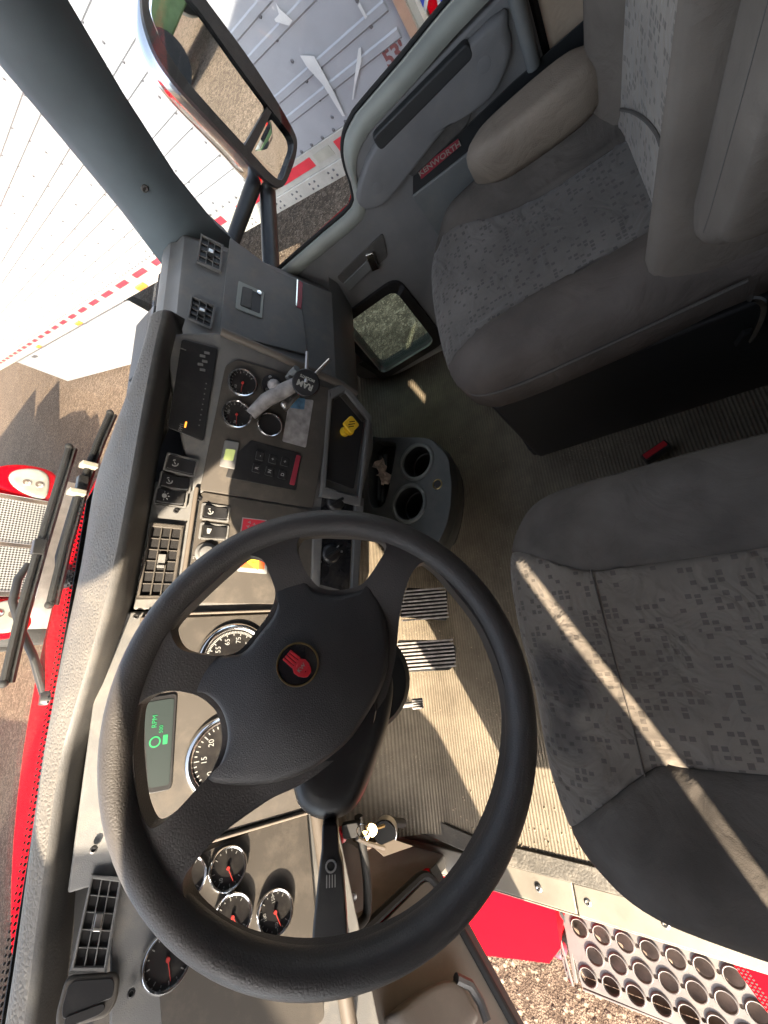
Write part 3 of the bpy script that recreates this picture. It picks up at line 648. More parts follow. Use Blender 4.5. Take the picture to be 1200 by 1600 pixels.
# ---- vents
def vent(fr, pts, cols, rws, parent=None, name='vent', dim=False):
    F_ = FR[fr]; P = [X((p[0], p[1], 0)) for p in pts]
    def q(s, t): return (P[0]*(1-s)*(1-t)+P[1]*s*(1-t)+P[2]*s*t+P[3]*(1-s)*t)
    def cell(s0, s1, t0, t1): return [tuple(q(s, t)[:2]) for s, t in ((s0, t0), (s1, t0), (s1, t1), (s0, t1))]
    m = MB(); m.prism(F_, cell(-.05, 1.05, -.09, 1.09), -.004, .002); v_ = mk(name, m, M['deep'], dash, bev=.002)
    m = MB()
    for c in (cell(-.05, .0, -.09, 1.09), cell(1, 1.05, -.09, 1.09), cell(-.05, 1.05, -.09, 0), cell(-.05, 1.05, 1, 1.09)): m.prism(F_, c, .001, .009)
    mk('vent_frame', m, M['trim' if not dim else 'dash'], v_, bev=.0015)
    m = MB()
    for i in range(1, rws): m.prism(F_, cell(0, 1, i/rws-.025, i/rws+.025), .0015, .0075)
    for i in range(1, cols): m.prism(F_, cell(i/cols-.008, i/cols+.008, 0, 1), .0015, .006)
    mk('louvre', m, M['trim' if not dim else 'dash'], v_, bev=.0008)
    m = MB(); m.prism(F_, cell(.44, .60, .36, .62), .002, .013); m.prism(F_, cell(.40, .44, .36, .62), .002, .017); mk('vent_tab', m, M['dash' if not dim else 'steel'], v_, bev=.001)
    return v_
# local corners in reading order: bottom left, bottom right, top right, top left as the driver sees them
vent('RS', [(0.0231,0.1204),(0.1459,0.1200),(0.1451,0.1669),(0.0213,0.1679)], 6, 3)
vent('LW', [(-0.0809,0.1711),(0.0028,0.1545),(0.0192,0.1855),(-0.0658,0.2034)], 5, 3, dim=True)
vent('GL', [(0.0478,0.0076),(0.1275,0.0068),(0.1360,0.0505),(0.0534,0.0543)], 4, 3, dim=True)
vent('GL', [(-0.1326,0.0199),(-0.0700,0.0148),(-0.0623,0.0595),(-0.1215,0.0624)], 4, 3, dim=True)
# ---- small open tray at the left end of the dash
et = plate('end_tray', 'LW', [(-0.0711,0.2118),(-0.0951,0.1530),(-0.1208,0.1558),(-0.1310,0.1669),(-0.1190,0.2184),(-0.1038,0.2205)], 'trim', -.003, .010, r=.010, bev=.004)
plate('tray_recess', 'LW', [(-0.0768,0.2076),(-0.0972,0.1580),(-0.1155,0.1615),(-0.1132,0.1713),(-0.1106,0.2125),(-0.0993,0.2143)], 'black', .0095, .0112, r=.010, parent=et)
plate('tray_pocket', 'LW', [(-0.1148,0.1706),(-0.1207,0.1684),(-0.1239,0.1752),(-0.1191,0.2070),(-0.1133,0.2117),(-0.1084,0.2088)], 'deep', .011, .0125, r=.006, parent=et)
# ---- switches
def switch(fr, px, w_, h_, icon=None, tilt=0, dark=False):
    F_ = FR[fr]; u, v = px
    m = MB(); ou = rrect(u, v, w_+.010, h_+.012, .005, tilt); inn = rrect(u, v, w_+.002, h_+.003, .003, tilt); k = len(ou)
    for i in range(k): m.prism(F_, [ou[i], ou[(i+1) % k], inn[(i+1) % k], inn[i]], 0, .0075)
    s_ = mk('rocker_switch', m, M['dash'], dash, bev=.0012)
    m = MB(); m.prism(F_, ou, .0, .0035); mk('switch_well', m, M['deep'], s_)
    m = MB(); rows = []
    for i in range(9):
        t_ = i/8; hh = .0085+.0065*abs(t_-.42)**1.2*2.2
        y_ = v-h_/2+h_*t_; wv = w_/2*(1-.06*(abs(2*t_-1))**6)
        rows.append([F_.p(u-wv, y_, .003), F_.p(u-wv, y_, hh-.0012), F_.p(u-wv*.9, y_, hh), F_.p(u+wv*.9, y_, hh), F_.p(u+wv, y_, hh-.0012), F_.p(u+wv, y_, .003)])
    m.loft(rows); m.add(rows[0], [list(range(6))]); m.add(rows[-1], [list(range(6))]); mk('rocker', m, M['black'], s_, ang=35)
    if icon:
        m = MB()
        if icon == 'lamp':
            m.prism(F_, circ(u, v+h_*.25, w_*.16, 14), .010, .0135)
            for i in range(8):
                a = i*math.pi/4; m.prism(F_, rrect(u+math.cos(a)*w_*.28, v+h_*.25+math.sin(a)*w_*.28, w_*.12, w_*.05, .0001, a), .010, .0135)
        elif icon == 'horn':
            m.prism(F_, [(u-w_*.22, v+h_*.2), (u+w_*.2, v+h_*.13), (u+w_*.2, v+h_*.37), (u-w_*.22, v+h_*.3)], .010, .0135)
        else:
            c1 = circ(u, v+h_*.25, w_*.26, 18); c2 = circ(u, v+h_*.25, w_*.18, 18)
            for i in range(14): m.prism(F_, [c1[i], c1[i+1], c2[i+1], c2[i]], .010, .0135)
            m.prism(F_, rrect(u, v+h_*.25, w_*.2, w_*.07, .0001, .6), .010, .0135)
        mk('switch_icon', m, M['white'], s_)
    return s_
switch('RS', (0.2358,0.1411), .026, .045, 'cruise', .0); switch('RS', (0.2055,0.1446), .026, .045, 'lamp')
switch('CS', (-0.1284,0.0753), .026, .045, 'cruise', dark=True)
switch('RS', (0.1867,0.0631), .024, .042, 'cruise'); switch('RS', (0.1478,0.0608), .024, .042, 'horn')
for fr, p in (('RS', (0.1807,0.1324)), ('RS', (0.2108,0.0957)), ('LW', (-0.1219,0.1407)), ('RS', (-0.0153,0.1683)), ('CL', (-0.2616,0.1743))):
    m = MB(); m.lathe(FR[fr].p(p[0], p[1], .004), FR[fr].N, [(.005, 0), (.005, .003), (.003, .0035), (.0022, .001)], 14); mk('panel_screw', m, M['black'], dash)
# rotary switch half behind the wheel rim
p = (0.1048,0.0695); m = MB(); m.lathe(FR['RS'].p(p[0], p[1], .004), FR['RS'].N, [(.021, 0), (.021, .003), (.016, .006), (.013, .018), (.011, .019)], 28); k_ = mk('rotary_switch', m, M['dash'], dash, bev=.001)
for i, s_ in enumerate(('LO', 'HI', 'OFF')): text(s_, FR['RS'], p[0]-.019+.009*i, p[1]+.017+(.004 if i == 1 else 0), .006, M['white'], k_, n=.0055)
# stickers
st = plate('warning_sticker', 'RS', [(0.1845,0.0110),(0.1856,-0.0386),(0.1441,-0.0374),(0.1442,0.0116)], 'tape_red', .004, .0046, bev=0, r=.002)
m = MB(); B = [(0.1845,0.0110),(0.1856,-0.0386),(0.1441,-0.0374),(0.1442,0.0116)]
for i in range(4):
    a, b = X((*B[i], 0)), X((*B[(i+1) % 4], 0)); c_ = sum((X((*q, 0)) for q in B), X((0, 0, 0)))/4
    m.prism(FR['RS'], [tuple(a[:2]), tuple(b[:2]), tuple((b+(c_-b)*.09)[:2]), tuple((a+(c_-a)*.09)[:2])], .0044, .0049)
mk('sticker_border', m, M['white'], st)
p = (0.1683,-0.0113)
for i, (dx, dy, a) in enumerate(((-.010, .006, .3), (-.001, .008, -.4), (.008, .006, .2), (-.006, -.003, -.2), (.005, -.004, .6))):
    m = MB(); m.prism(FR['RS'], rrect(p[0]+dx, p[1]+dy, .006, .0015, .0003, a), .0046, .005); m.prism(FR['RS'], rrect(p[0]+dx, p[1]+dy+.002, .0015, .005, .0003, a), .0046, .005); mk('sticker_mark', m, M['white'], st)
st = plate('warning_sticker', 'RS', [(0.1103,0.0078),(0.1194,-0.0479),(0.0728,-0.0499),(0.0741,0.0087)], 'white', .004, .0046, bev=0, r=.002)
m = MB(); m.prism(FR['RS'], [(0.1069,0.0024),(0.1135,-0.0432),(0.0816,-0.0438),(0.0822,0.0034)], .0045, .005); mk('sticker_field', m, M['orange'], st)
m = MB(); m.prism(FR['RS'], [(0.0970,-0.0037),(0.1098,-0.0305),(0.0794,-0.0310)], .0049, .0054); mk('sticker_triangle', m, M['yel2'], st)
p = (0.0945,-0.0217); text('!', FR['RS'], p[0], p[1], .012, M['gloss'], st, 'sticker_mark', n=.0055)
# ---- centre stack details
rad = plate('radio', 'CS', [(0.1123,0.1278),(0.1208,0.0633),(-0.0713,0.0472),(-0.0638,0.1132)], 'black', -.003, .003, r=.006)
p = (-0.0565,0.0913); text('FM1', FR['CS'], p[0], p[1], .009, M['white'], rad, 'readout', n=.0035)
m = MB(); p = (-0.0491,0.0850); m.prism(FR['CS'], rrect(p[0], p[1], .012, .003, .001), .003, .0036); mk('readout', m, M['amber'], rad)
m = MB(); p = (0.0850,0.0821); q0 = FR['CS']
for i in range(5): m.prism(q0, rrect(p[0]-.018+i*.009, p[1]+(.004 if i % 2 else -.002), .005, .010, .001, .2), .003, .0045)
for i in range(9):
    a = X((*(0.0430,0.0679), 0)).lerp(X((*(-0.0426,0.0619), 0)), i/8); m.prism(q0, rrect(a.x, a.y, .0025, .0025, .0005), .003, .0036)
mk('radio_keys', m, M['dash'], rad)
for a, b in (((0.0931,0.1258), (-0.0264,0.1104)),):
    m = MB(); m.box(q0, a[0]-.001, a[0]+.001, a[1]-.01, a[1]+.01, .003, .004); mk('radio_slot', m, M['dash'], rad)
bx = plate('shift_panel', 'CS', [(-0.0415,-0.0382),(-0.0378,-0.1491),(-0.1220,-0.1559),(-0.1307,-0.0077),(-0.0875,-0.0107)], 'black', .003, .0055, r=.004)
ds = plate('shift_display', 'CS', [(-0.0568,0.0101),(-0.0537,-0.0173),(-0.1107,-0.0210),(-0.1122,0.0089)], 'dash', .003, .009, r=.003)
m = MB(); m.prism(FR['CS'], rp([(-0.0744,0.0049),(-0.0715,-0.0135),(-0.0949,-0.0136),(-0.0975,0.0047)], .002), .008, .0097); mk('screen', m, M['lcdlight'], ds)
for s_, p in (('N', (-0.0959,-0.0897)), ('D', (-0.0954,-0.1179)), ('R', (-0.0963,-0.0625)), ('-', (-0.0692,-0.0632)), ('+', (-0.0683,-0.0906)), ('+', (-0.0664,-0.1172))):
    m = MB(); m.prism(FR['CS'], rrect(p[0], p[1], .019, .017, .003), .005, .0085); k_ = mk('shift_key', m, M['black'], bx, bev=.0012)
    text(s_, FR['CS'], p[0], p[1], .0095, M['white'], bx, 'key_letter', n=.0088, bold=.0002)
plate('red_strip', 'CS', [(-0.0440,-0.1386),(-0.0439,-0.1490),(-0.1119,-0.1492),(-0.1120,-0.1375)], 'redface', .005, .0068, r=.003)
tg = plate('worn_label_plate', 'CS', [(0.0750,-0.0973),(0.0885,-0.1500),(-0.0222,-0.1562),(-0.0242,-0.1020)], 'tag', .004, .0055, r=.004, bev=.0005)
m = MB(); m.prism(FR['CS'], rp([(0.0770,-0.1028),(0.0845,-0.1310),(0.0595,-0.1335),(0.0528,-0.1023)], .003), .0054, .006); mk('label_print', m, M['tagblue'], tg)
# ---- lower cubby, brake valve knob, heater controls
cub = plate('cubby', 'CS', [(0.1020,-0.1948),(0.1246,-0.2128),(0.0817,-0.2826),(-0.0833,-0.2913),(-0.0785,-0.2140)], 'deep', -.002, .0035, r=.004)
m = MB()
cb = [(0.1184,-0.1798),(0.1530,-0.2115),(0.0990,-0.2948),(-0.1223,-0.3139),(-0.1215,-0.2124)]
for i in range(5):
    a, b = X((*cb[i], 0)), X((*cb[(i+1) % 5], 0)); c_ = sum((X((*q, 0)) for q in cb), X((0, 0, 0)))/5
    m.prism(FR['CS'], [tuple(a[:2]), tuple(b[:2]), tuple((b+(c_-b)*.16)[:2]), tuple((a+(c_-a)*.16)[:2])], -.002, .014)
mk('cubby_frame', m, M['dash'], dash, bev=.004)
m = MB(); m.prism(FR['CS'], [(0.1199,-0.2089),(0.1305,-0.2199),(0.0883,-0.2829),(0.0800,-0.2777)], .003, .006); mk('cubby_lip', m, M['trim'], cub)
# heater panel
ht = plate('heater_panel', 'RS', [(0.2853,-0.1583),(0.2768,-0.2376),(0.0443,-0.2394),(0.0589,-0.1599)], 'gloss', -.003, .003, r=.005)
for p in ((0.2470,-0.1897), (0.1263,-0.1868)):
    m = MB(); m.lathe(FR['RS'].p(p[0], p[1], .003), FR['RS'].N, [(.022, 0), (.021, .008), (.017, .012), (.015, .013)], 30); m.prism(FR['RS'], rrect(p[0], p[1], .007, .038, .002, .6), .003, .020)
    k_ = mk('heater_knob', m, M['black'], ht, bev=.001)
    m = MB(); m.prism(FR['RS'], rrect(p[0]+.016, p[1]-.012, .010, .0022, .0005, -.7), .013, .0145); mk('knob_mark', m, M['white'], ht)
m = MB()
for p in ((0.1072,-0.1652), (0.1353,-0.1738), (0.1347,-0.2147)): m.prism(FR['RS'], rrect(p[0], p[1], .005, .005, .001), .003, .0036)
mk('heater_icons', m, M['white'], ht)
m = MB(); m.prism(FR['RS'], [(0.2181,-0.1386),(0.2169,-0.1617),(0.0343,-0.1662),(0.0403,-0.1467)], -.002, .012); m.prism(FR['RS'], [(0.2723,-0.2395),(0.2679,-0.2622),(0.0378,-0.2576),(0.0429,-0.2411)], -.002, .012); mk('heater_frame', m, M['dash'], dash, bev=.003)
# yellow push-pull brake knob
ck = (0.4691,0.5363,0.5754); c0 = X(ck); nrm = FR['CS'].N
kb = MB(); kb.lathe(c0, nrm, [(.012, -.01), (.010, .014), (.013, .020)], 20); kn = mk('brake_knob', kb, M['yellow'], dash)
KF = Frame(c0+nrm*.02, nrm); KF2 = Frame(c0+nrm*.02, nrm)
a = .22
m = MB(); m.prism(KF, rp([(.021*math.cos(a+i*math.pi/2)+.012, .021*math.sin(a+i*math.pi/2)+.000) for i in range(4)], .006), 0, .009); mk('knob_head', m, M['yellow'], kn, bev=.002)
for i in range(3):
    m = MB(); m.prism(KF, rrect(.012-.006+i*.006, 0, .0018, .017-.003*abs(i-1), .0004, .45), .009, .0095); mk('knob_mark', m, M['gloss'], kn)
# ---- passenger side
m = MB()
prof = [(.60, .53), (.632, .60), (.637, .611), (.716, .797), (.7252, .812), (.753, .874), (.760, .880), (.787, .884), (.80, .893), (.83, .895), (.86, .886), (.90, .855), (.93, .80)]
xs = [.575, .70, .85, .97, 1.02, 1.045]
m.loft([[X((x, y+.05*smooth(.97, 1.05, x), z-.012*smooth(.97, 1.05, x))) for y, z in prof] for x in xs])
m.add([(1.045, y+.05, z-.012) for y, z in prof], [list(range(len(prof)))])
mk('passenger_dash', m, M['dash'], dash, ang=30, bev=.003)
gd = plate('glovebox_door', 'GL', [(0.1719,-0.0130),(0.0845,-0.1985),(-0.1301,-0.2165),(-0.1377,-0.0012)], 'dash', -.004, .005, r=.006, bev=.002)
gl = plate('glovebox_latch', 'GL', [(0.0343,-0.0383),(0.0255,-0.1021),(-0.0613,-0.0987),(-0.0555,-0.0339)], 'doorcap', .005, .008, r=.004, parent=gd)
plate('latch_pocket', 'GL', [(0.0200,-0.0481),(0.0134,-0.0942),(-0.0497,-0.0921),(-0.0433,-0.0440)], 'deep', .0078, .0085, r=.004, parent=gd)
plate('latch_paddle', 'GL', [(0.0186,-0.0497),(0.0188,-0.0732),(-0.0445,-0.0701),(-0.0421,-0.0470)], 'paddark', .008, .0105, r=.003, parent=gd)
p = (0.0155,-0.0893); m = MB(); m.lathe(FR['GL'].p(p[0], p[1], .008), FR['GL'].N, [(.006, 0), (.006, .004), (.002, .0045)], 18); mk('latch_lock', m, M['chrome'], gd)
bd = plate('badge', 'GL', [(0.1103,-0.1897),(0.1065,-0.2061),(0.0119,-0.2012),(0.0162,-0.1852)], 'redface', .005, .0075, r=.002, parent=gd)
m = MB(); m.prism(FR['GL'], [(0.1099,-0.1888),(0.1091,-0.1920),(0.0151,-0.1879),(0.0159,-0.1847)], .0074, .0085); mk('badge_edge', m, M['chrome'], gd)
m = MB(); m.prism(FR['GL'], [(-0.1421,-0.0042),(-0.1343,-0.0151),(-0.1439,-0.0562),(-0.1546,-0.0580),(-0.1573,-0.0448)], .004, .018); mk('coin_clip', m, M['steel'], dash, bev=.003)
# panel under the glovebox down to the toe board
m = MB(); m.loft([[X((x, .605, .535)), X((x, .60, .50)), X((x, .63, .40)), X((x, .78, .26)), X((x, .98, .22))] for x in (.60, .8, 1.03)]); mk('under_dash_panel', m, M['doorlow'], dash, ang=50)

# ================================================================== steering column and wheel
WF = FR['W']
col = thing('steering_column', 'black steering column shroud and post under the wheel, with a grey indicator stalk', 'steering column', WF.O-WF.N*.3)
so_ = [X((*p, 0)) for p in [(-0.0822,0.0544),(-0.1085,0.0450),(-0.1238,0.0226),(-0.1250,-0.0042),(-0.1118,-0.0259),(-0.0747,-0.0498),(-0.0247,-0.0725),(0.0268,-0.0782),(0.0704,-0.0388),(0.0693,0.0277),(0.0211,0.0728),(-0.0417,0.0742)]]
out = [(p.x, p.y) for p in spline(so_, 5)]
V, F = pillow(out, -.24, -.06, .03, rings=5, lower=.05); mk('shroud', put(WF, V, F), M['black'], col, ang=60)
m = MB(); m.lathe(WF.p(.012, -.045, 0), -WF.N, [(.066, .18), (.078, .22), (.082, .27), (.076, .29), (.076, .33), (.066, .35), (.07, .40), (.05, .42), (.05, .66)], 32); mk('column_post', m, M['rubber'], col, ang=40)
m = MB(); m.lathe(WF.p(0, 0, 0), -WF.N, [(.05, .01), (.055, .05), (.06, .10)], 24); mk('column_neck', m, M['black'], col)
pd_ = [(-0.1412,0.6000,0.3126),(-0.1548,0.6000,0.2418),(-0.1835,0.6000,0.2511),(-0.1719,0.6000,0.3181)]
m = MB(); ct = sum((X(p) for p in pd_), X((0, 0, 0)))/4
TF = Frame(ct, (0, -.75, .66)); m.box(TF, -.012, .012, -.014, .014, -.004, .004)
for i in range(4): m.box(TF, -.0095+i*.0055, -.0070+i*.0055, -.0135, .0135, .004, .007)
m.tube([TF.p(0, .012, 0), TF.p(0, .06, .0)], .006); mk('tilt_pedal', m, M['tag'], col, bev=.0008)
# stalk
sp = [(-0.1224,0.0184),(-0.1241,0.0009),(-0.1508,0.0012),(-0.1632,-0.0022),(-0.2168,-0.0033),(-0.2427,0.0006),(-0.2373,0.0359),(-0.2114,0.0327),(-0.1595,0.0232),(-0.1481,0.0205)]
m = MB(); m.prism(WF, rp(sp, .004), -.088, -.064); stk = mk('indicator_stalk', m, M['black'], col, bev=.007)
m = MB(); m.prism(WF, [(-0.1478,0.0136),(-0.1486,0.0080),(-0.1457,0.0078),(-0.1449,0.0134)], -.0645, -.0625)
a = (-0.1614,0.0108); c1, c2 = circ(a[0], a[1], .0062, 20), circ(a[0], a[1], .0044, 20)
m = MB()
for i in range(20): m.prism(WF, [c1[i], c1[(i+1) % 20], c2[(i+1) % 20], c2[i]], -.0645, -.0628)
dirv = X((*(-0.1726,0.0115), 0))-X((*a, 0)); dirv.normalize(); pr = X((-dirv.y, dirv.x, 0))
for i in range(4):
    s0 = X((*a, 0))+dirv*.0075+pr*(-.0045+.003*i); e0 = s0+dirv*.011; ww = pr*.0006
    m.prism(WF, [tuple((s0-ww)[:2]), tuple((s0+ww)[:2]), tuple((e0+ww)[:2]), tuple((e0-ww)[:2])], -.0645, -.0628)
mk('lamp_symbol', m, M['white'], stk)

wh = thing('steering_wheel', 'big black four spoke steering wheel with a round red crest in its hub', 'steering wheel', WF.O)
rim = MB(); k = 120; rows = []
for i in range(k):
    a = 2*math.pi*i/k; e = WF.U*math.cos(a)+WF.V*math.sin(a)
    rows.append([WF.O+e*(.2121+.0165*math.cos(b))+WF.N*(.0185*math.sin(b)) for b in [2*math.pi*j/20 for j in range(20)]])
rim.loft(rows+[rows[0]], closed=True); mk('rim', rim, M['leather'], wh, ang=80)
# spoke plate: a disc with the four openings of the photograph
holes = [[(0.0991,0.1677),(0.1106,0.1629),(0.1358,0.1380),(0.1578,0.1132),(0.1755,0.0911),(0.1763,0.0812),(0.1696,0.0683),(0.1508,0.0609),(0.1313,0.0566),(0.1117,0.0635),(0.0916,0.0796),(0.0724,0.0972),(0.0681,0.1145),(0.0720,0.1388),(0.0808,0.1584)],
 [(0.0215,0.1963),(0.0314,0.1907),(0.0370,0.1782),(0.0377,0.1625),(0.0310,0.1423),(0.0199,0.1285),(0.0064,0.1195),(-0.0124,0.1156),(-0.0260,0.1165),(-0.0447,0.1242),(-0.0561,0.1362),(-0.0719,0.1538),(-0.0804,0.1694),(-0.0767,0.1775),(-0.0589,0.1861),(-0.0321,0.1921),(-0.0068,0.1957)],
 [(-0.1248,0.1412),(-0.1442,0.1350),(-0.1676,0.1082),(-0.1845,0.0735),(-0.1951,0.0287),(-0.1962,-0.0149),(-0.1871,-0.0654),(-0.1584,-0.1183),(-0.1070,-0.1643),(-0.0495,-0.1901),(0.0029,-0.1957),(0.0652,-0.1827),(0.1182,-0.1529),(0.1441,-0.1338),(0.1509,-0.1215),(0.1383,-0.1068),(0.1156,-0.0959),(0.0859,-0.0876),(0.0503,-0.0803),(0.0235,-0.0713),(0.0032,-0.0617),(-0.0159,-0.0426),(-0.0364,-0.0213),(-0.0556,0.0072),(-0.0691,0.0363),(-0.0755,0.0603),(-0.0817,0.0762),(-0.0953,0.1071),(-0.1069,0.1249)],
 [(0.1824,0.0287),(0.1967,0.0211),(0.1972,-0.0045),(0.1947,-0.0246),(0.1921,-0.0472),(0.1859,-0.0712),(0.1777,-0.0794),(0.1695,-0.0777),(0.1563,-0.0683),(0.1449,-0.0591),(0.1341,-0.0478),(0.1298,-0.0342),(0.1291,-0.0162),(0.1321,-0.0010),(0.1393,0.0102),(0.1601,0.0224)]]
bmw = bmesh.new()
def loop(pts):
    vs = [bmw.verts.new((p[0], p[1], 0)) for p in pts]
    return [bmw.edges.new((vs[i], vs[(i+1) % len(vs)])) for i in range(len(vs))]
ed = loop(circ(0, 0, .2075, 96)); HL = []
for hpts in holes:
    s_ = [(p.x, p.y) for p in spline([X((*q, 0)) for q in hpts], 5)]
    s_ = [(p[0]*min(1, .2035/max(1e-6, math.hypot(*p))), p[1]*min(1, .2035/max(1e-6, math.hypot(*p)))) for p in s_]
    HL.append(s_); ed += loop(s_)
bmesh.ops.triangle_fill(bmw, use_beauty=True, use_dissolve=False, edges=ed)
def inside(p, poly):
    r_ = False
    for i in range(len(poly)):
        a, b = poly[i-1], poly[i]
        if (a[1] > p[1]) != (b[1] > p[1]) and p[0] < (b[0]-a[0])*(p[1]-a[1])/(b[1]-a[1])+a[0]: r_ = not r_
    return r_
bmesh.ops.delete(bmw, geom=[f for f in bmw.faces if any(inside(f.calc_center_median(), h) for h in HL)], context='FACES_ONLY')
bmw.verts.index_update(); bmw.verts.ensure_lookup_table()
V2 = [(v.co.x, v.co.y) for v in bmw.verts]; F2 = [[v.index for v in f.verts] for f in bmw.faces]; bmw.free()
from collections import Counter
ec = Counter(tuple(sorted((f[i], f[(i+1) % len(f)]))) for f in F2 for i in range(len(f)))
m = MB(); nv = len(V2)
def dep_(u, v): return -.006-.020*smooth(.19, .10, math.hypot(u, v))
V = [WF.p(u, v, dep_(u, v)+.011) for u, v in V2]+[WF.p(u, v, dep_(u, v)-.012) for u, v in V2]
F = [list(f) for f in F2]+[[i+nv for i in f[::-1]] for f in F2]+[[a, b, b+nv, a+nv] for (a, b), c_ in ec.items() if c_ == 1]
m.add(V, F); mk('spokes', m, M['leather'], wh, bev=.006, ang=50)
hubp = [(0.0382,0.1535),(0.0675,0.1272),(0.0696,0.0968),(0.0901,0.0761),(0.1090,0.0604),(0.1297,0.0543),(0.1419,0.0571),(0.1521,0.0428),(0.1632,0.0274),(0.1362,0.0111),(0.1262,-0.0163),(0.1310,-0.0472),(0.1415,-0.0598),(0.1248,-0.0644),(0.1014,-0.0720),(0.0720,-0.0749),(0.0443,-0.0718),(0.0154,-0.0607),(-0.0156,-0.0365),(-0.0346,-0.0179),(-0.0505,0.0098),(-0.0590,0.0329),(-0.0635,0.0585),(-0.0623,0.0928),(-0.0539,0.1317),(-0.0412,0.1194),(-0.0256,0.1124),(-0.0100,0.1109),(0.0073,0.1153),(0.0212,0.1242),(0.0321,0.1383)]
hp = [(p.x, p.y) for p in spline([X((*q, 0)) for q in hubp], 4)]
cuv = (0.0224,0.0300)
V, F = pillow([(p[0]*.985, p[1]*.985) for p in hp], -.03, -.006, .010, h=lambda u, v: .016*smooth(.13, .02, math.hypot(u-cuv[0], v-cuv[1])), rings=12, lower=.004, cu=cuv[0], cv=cuv[1])
mk('hub_cover', put(WF, V, F), M['hub'], wh, ang=60)
ec_ = (0.0503,0.0314); EO = WF.p(ec_[0], ec_[1], .0075)
EF = Frame(EO, WF.N); EF.U, EF.V = WF.U, WF.V
m = MB(); m.lathe(EO, WF.N, [(.0215, -.004), (.0215, .002), (.0205, .003)], 40); em = mk('emblem', m, M['gloss'], wh)
m = MB(); m.lathe(EO, WF.N, [(.0208, .002), (.0214, .0042), (.0226, .0042), (.0232, .001), (.0232, -.004)], 44, cap=False); mk('emblem_ring', m, M['brass'], em)
q = (0.0599,0.0414); q2 = (0.0372,0.0182); ax_ = X((q[0]-q2[0], q[1]-q2[1], 0)).normalized(); ay_ = X((-ax_.y, ax_.x, 0))
def el(a, b): p = ax_*a+ay_*b; return (p.x, p.y)
m = MB()
shield = [(-.017, -.003), (-.014, -.006), (-.009, -.0085), (-.003, -.009), (.002, -.006), (.002, .006), (-.003, .009), (-.009, .0085), (-.014, .006), (-.017, .003)]
m.prism(EF, [el(*p) for p in shield], .002, .0045)
for b0 in (-.0072, -.0036, 0, .0036): m.prism(EF, [el(.002, b0), el(.016, b0*.95+.0003), el(.016, b0*.95+.0031), el(.002, b0+.0032)], .002, .004)
mk('crest', m, M['redplastic'], em, bev=.0006)
m = MB(); c1 = [(-.006+.0062*math.cos(a*math.pi/12), .0062*math.sin(a*math.pi/12)) for a in range(24)]; c2 = [(-.006+.0055*math.cos(a*math.pi/12), .0055*math.sin(a*math.pi/12)) for a in range(24)]
for i in range(24): m.prism(EF, [el(*c1[i]), el(*c1[(i+1) % 24]), el(*c2[(i+1) % 24]), el(*c2[i])], .0044, .0050)
mk('crest_line', m, M['tape_red'], em)
rot_ = math.atan2(-ax_.x, ax_.y)
c_ = el(-.006, 0); text('KW', EF, c_[0], c_[1], .0062, M['tape_white'], em, 'crest_letters', n=.0048, rot=rot_)

# ================================================================== seats
def seat_back(t, fr, hw, mats, vtop=.66):
    ol = [(p.x, p.y) for p in spline([X((a, b, 0)) for a, b in [(-hw+.03, -.10), (0, -.12), (hw-.03, -.10), (hw, -.03), (hw, .2), (hw-.01, .42), (hw-.05, .60), (0, vtop), (-hw+.05, .60), (-hw+.01, .42), (-hw, .2), (-hw, -.03)]], 5)]
    def h(u, v): return .043*smooth(.12, .195, abs(u))*smooth(.62, .45, v)-.05*smooth(-.02, -.12, v)
    V, F = pillow(ol, -.13, 0, .032, h, rings=18, cv=.2)
    (a, f), (b, g) = split(V, F, lambda u, v, n: .138-.02*smooth(.1, .5, v)-abs(u) if n > -.05 else -1)
    mk('backrest', put(fr, a, f), mats[0], t, ang=70)
    lb = [([], []), ([], [])]
    for s_, (vv, ff) in ((0, split(b, g, lambda u, v, n: u, 0)[0]), (1, split(b, g, lambda u, v, n: u, 0)[1])): mk('backrest_bolster', put(fr, vv, ff), mats[1], t, ang=70)
    V, F = pillow([(p.x, p.y) for p in spline([X((a, b, 0)) for a, b in [(-.12, .66), (.12, .66), (.14, .75), (.10, .86), (-.10, .86), (-.14, .75)]], 5)], -.11, -.01, .03, rings=5); mk('headrest', put(fr, V, F), mats[1], t, ang=70)
# driver's seat
ds_ = thing('driver_seat', 'worn dark grey cloth driver seat with square pattern, crossed by a thin strip of sunlight', 'seat', (-.075, 0, .3), 'cloth seats')
ol = [(p.x, p.y) for p in spline([X((a, b, 0)) for a, b in [(.223, .0), (.216, .145), (.178, .205), (.109, .236), (.0, .241), (-.097, .232), (-.204, .231), (-.285, .217), (-.329, .190), (-.356, .14), (-.37, .04), (-.372, -.15), (-.36, -.36), (-.2, -.38), (.1, -.38), (.205, -.36), (.222, -.18)]], 6)]
def hd(u, v):
    r_ = .028*smooth(.04, .15, u)*smooth(.24, .12, v)+.030*smooth(-.17, -.30, u)*smooth(.23, .10, v)
    return r_-.020*smooth(.12, .26, v)+.004*math.sin(u*21+v*9)*math.sin(v*17)
V, F = pillow(ol, .36, .535, .055, hd, rings=22, lower=.03, cu=-.075, cv=-.02)
gr = lambda u, v, n: (u-.070-.055*smooth(.085, .225, v)-.012*smooth(0, -.3, v)) if n > .43 else (1 if u > .0 else -1)*(.001+abs(u))
(a, f), (b, g) = split(V, F, lambda u, v, n: u-.070-.060*smooth(.085, .235, v))
mk('cushion_bolster', put(WORLD, a, f), M['plain'], ds_, ang=70)
(a, f), (b2_, g2_) = split(b, g, lambda u, v, n: -(u+.182+1.0*max(0, v-.075)**1.15))
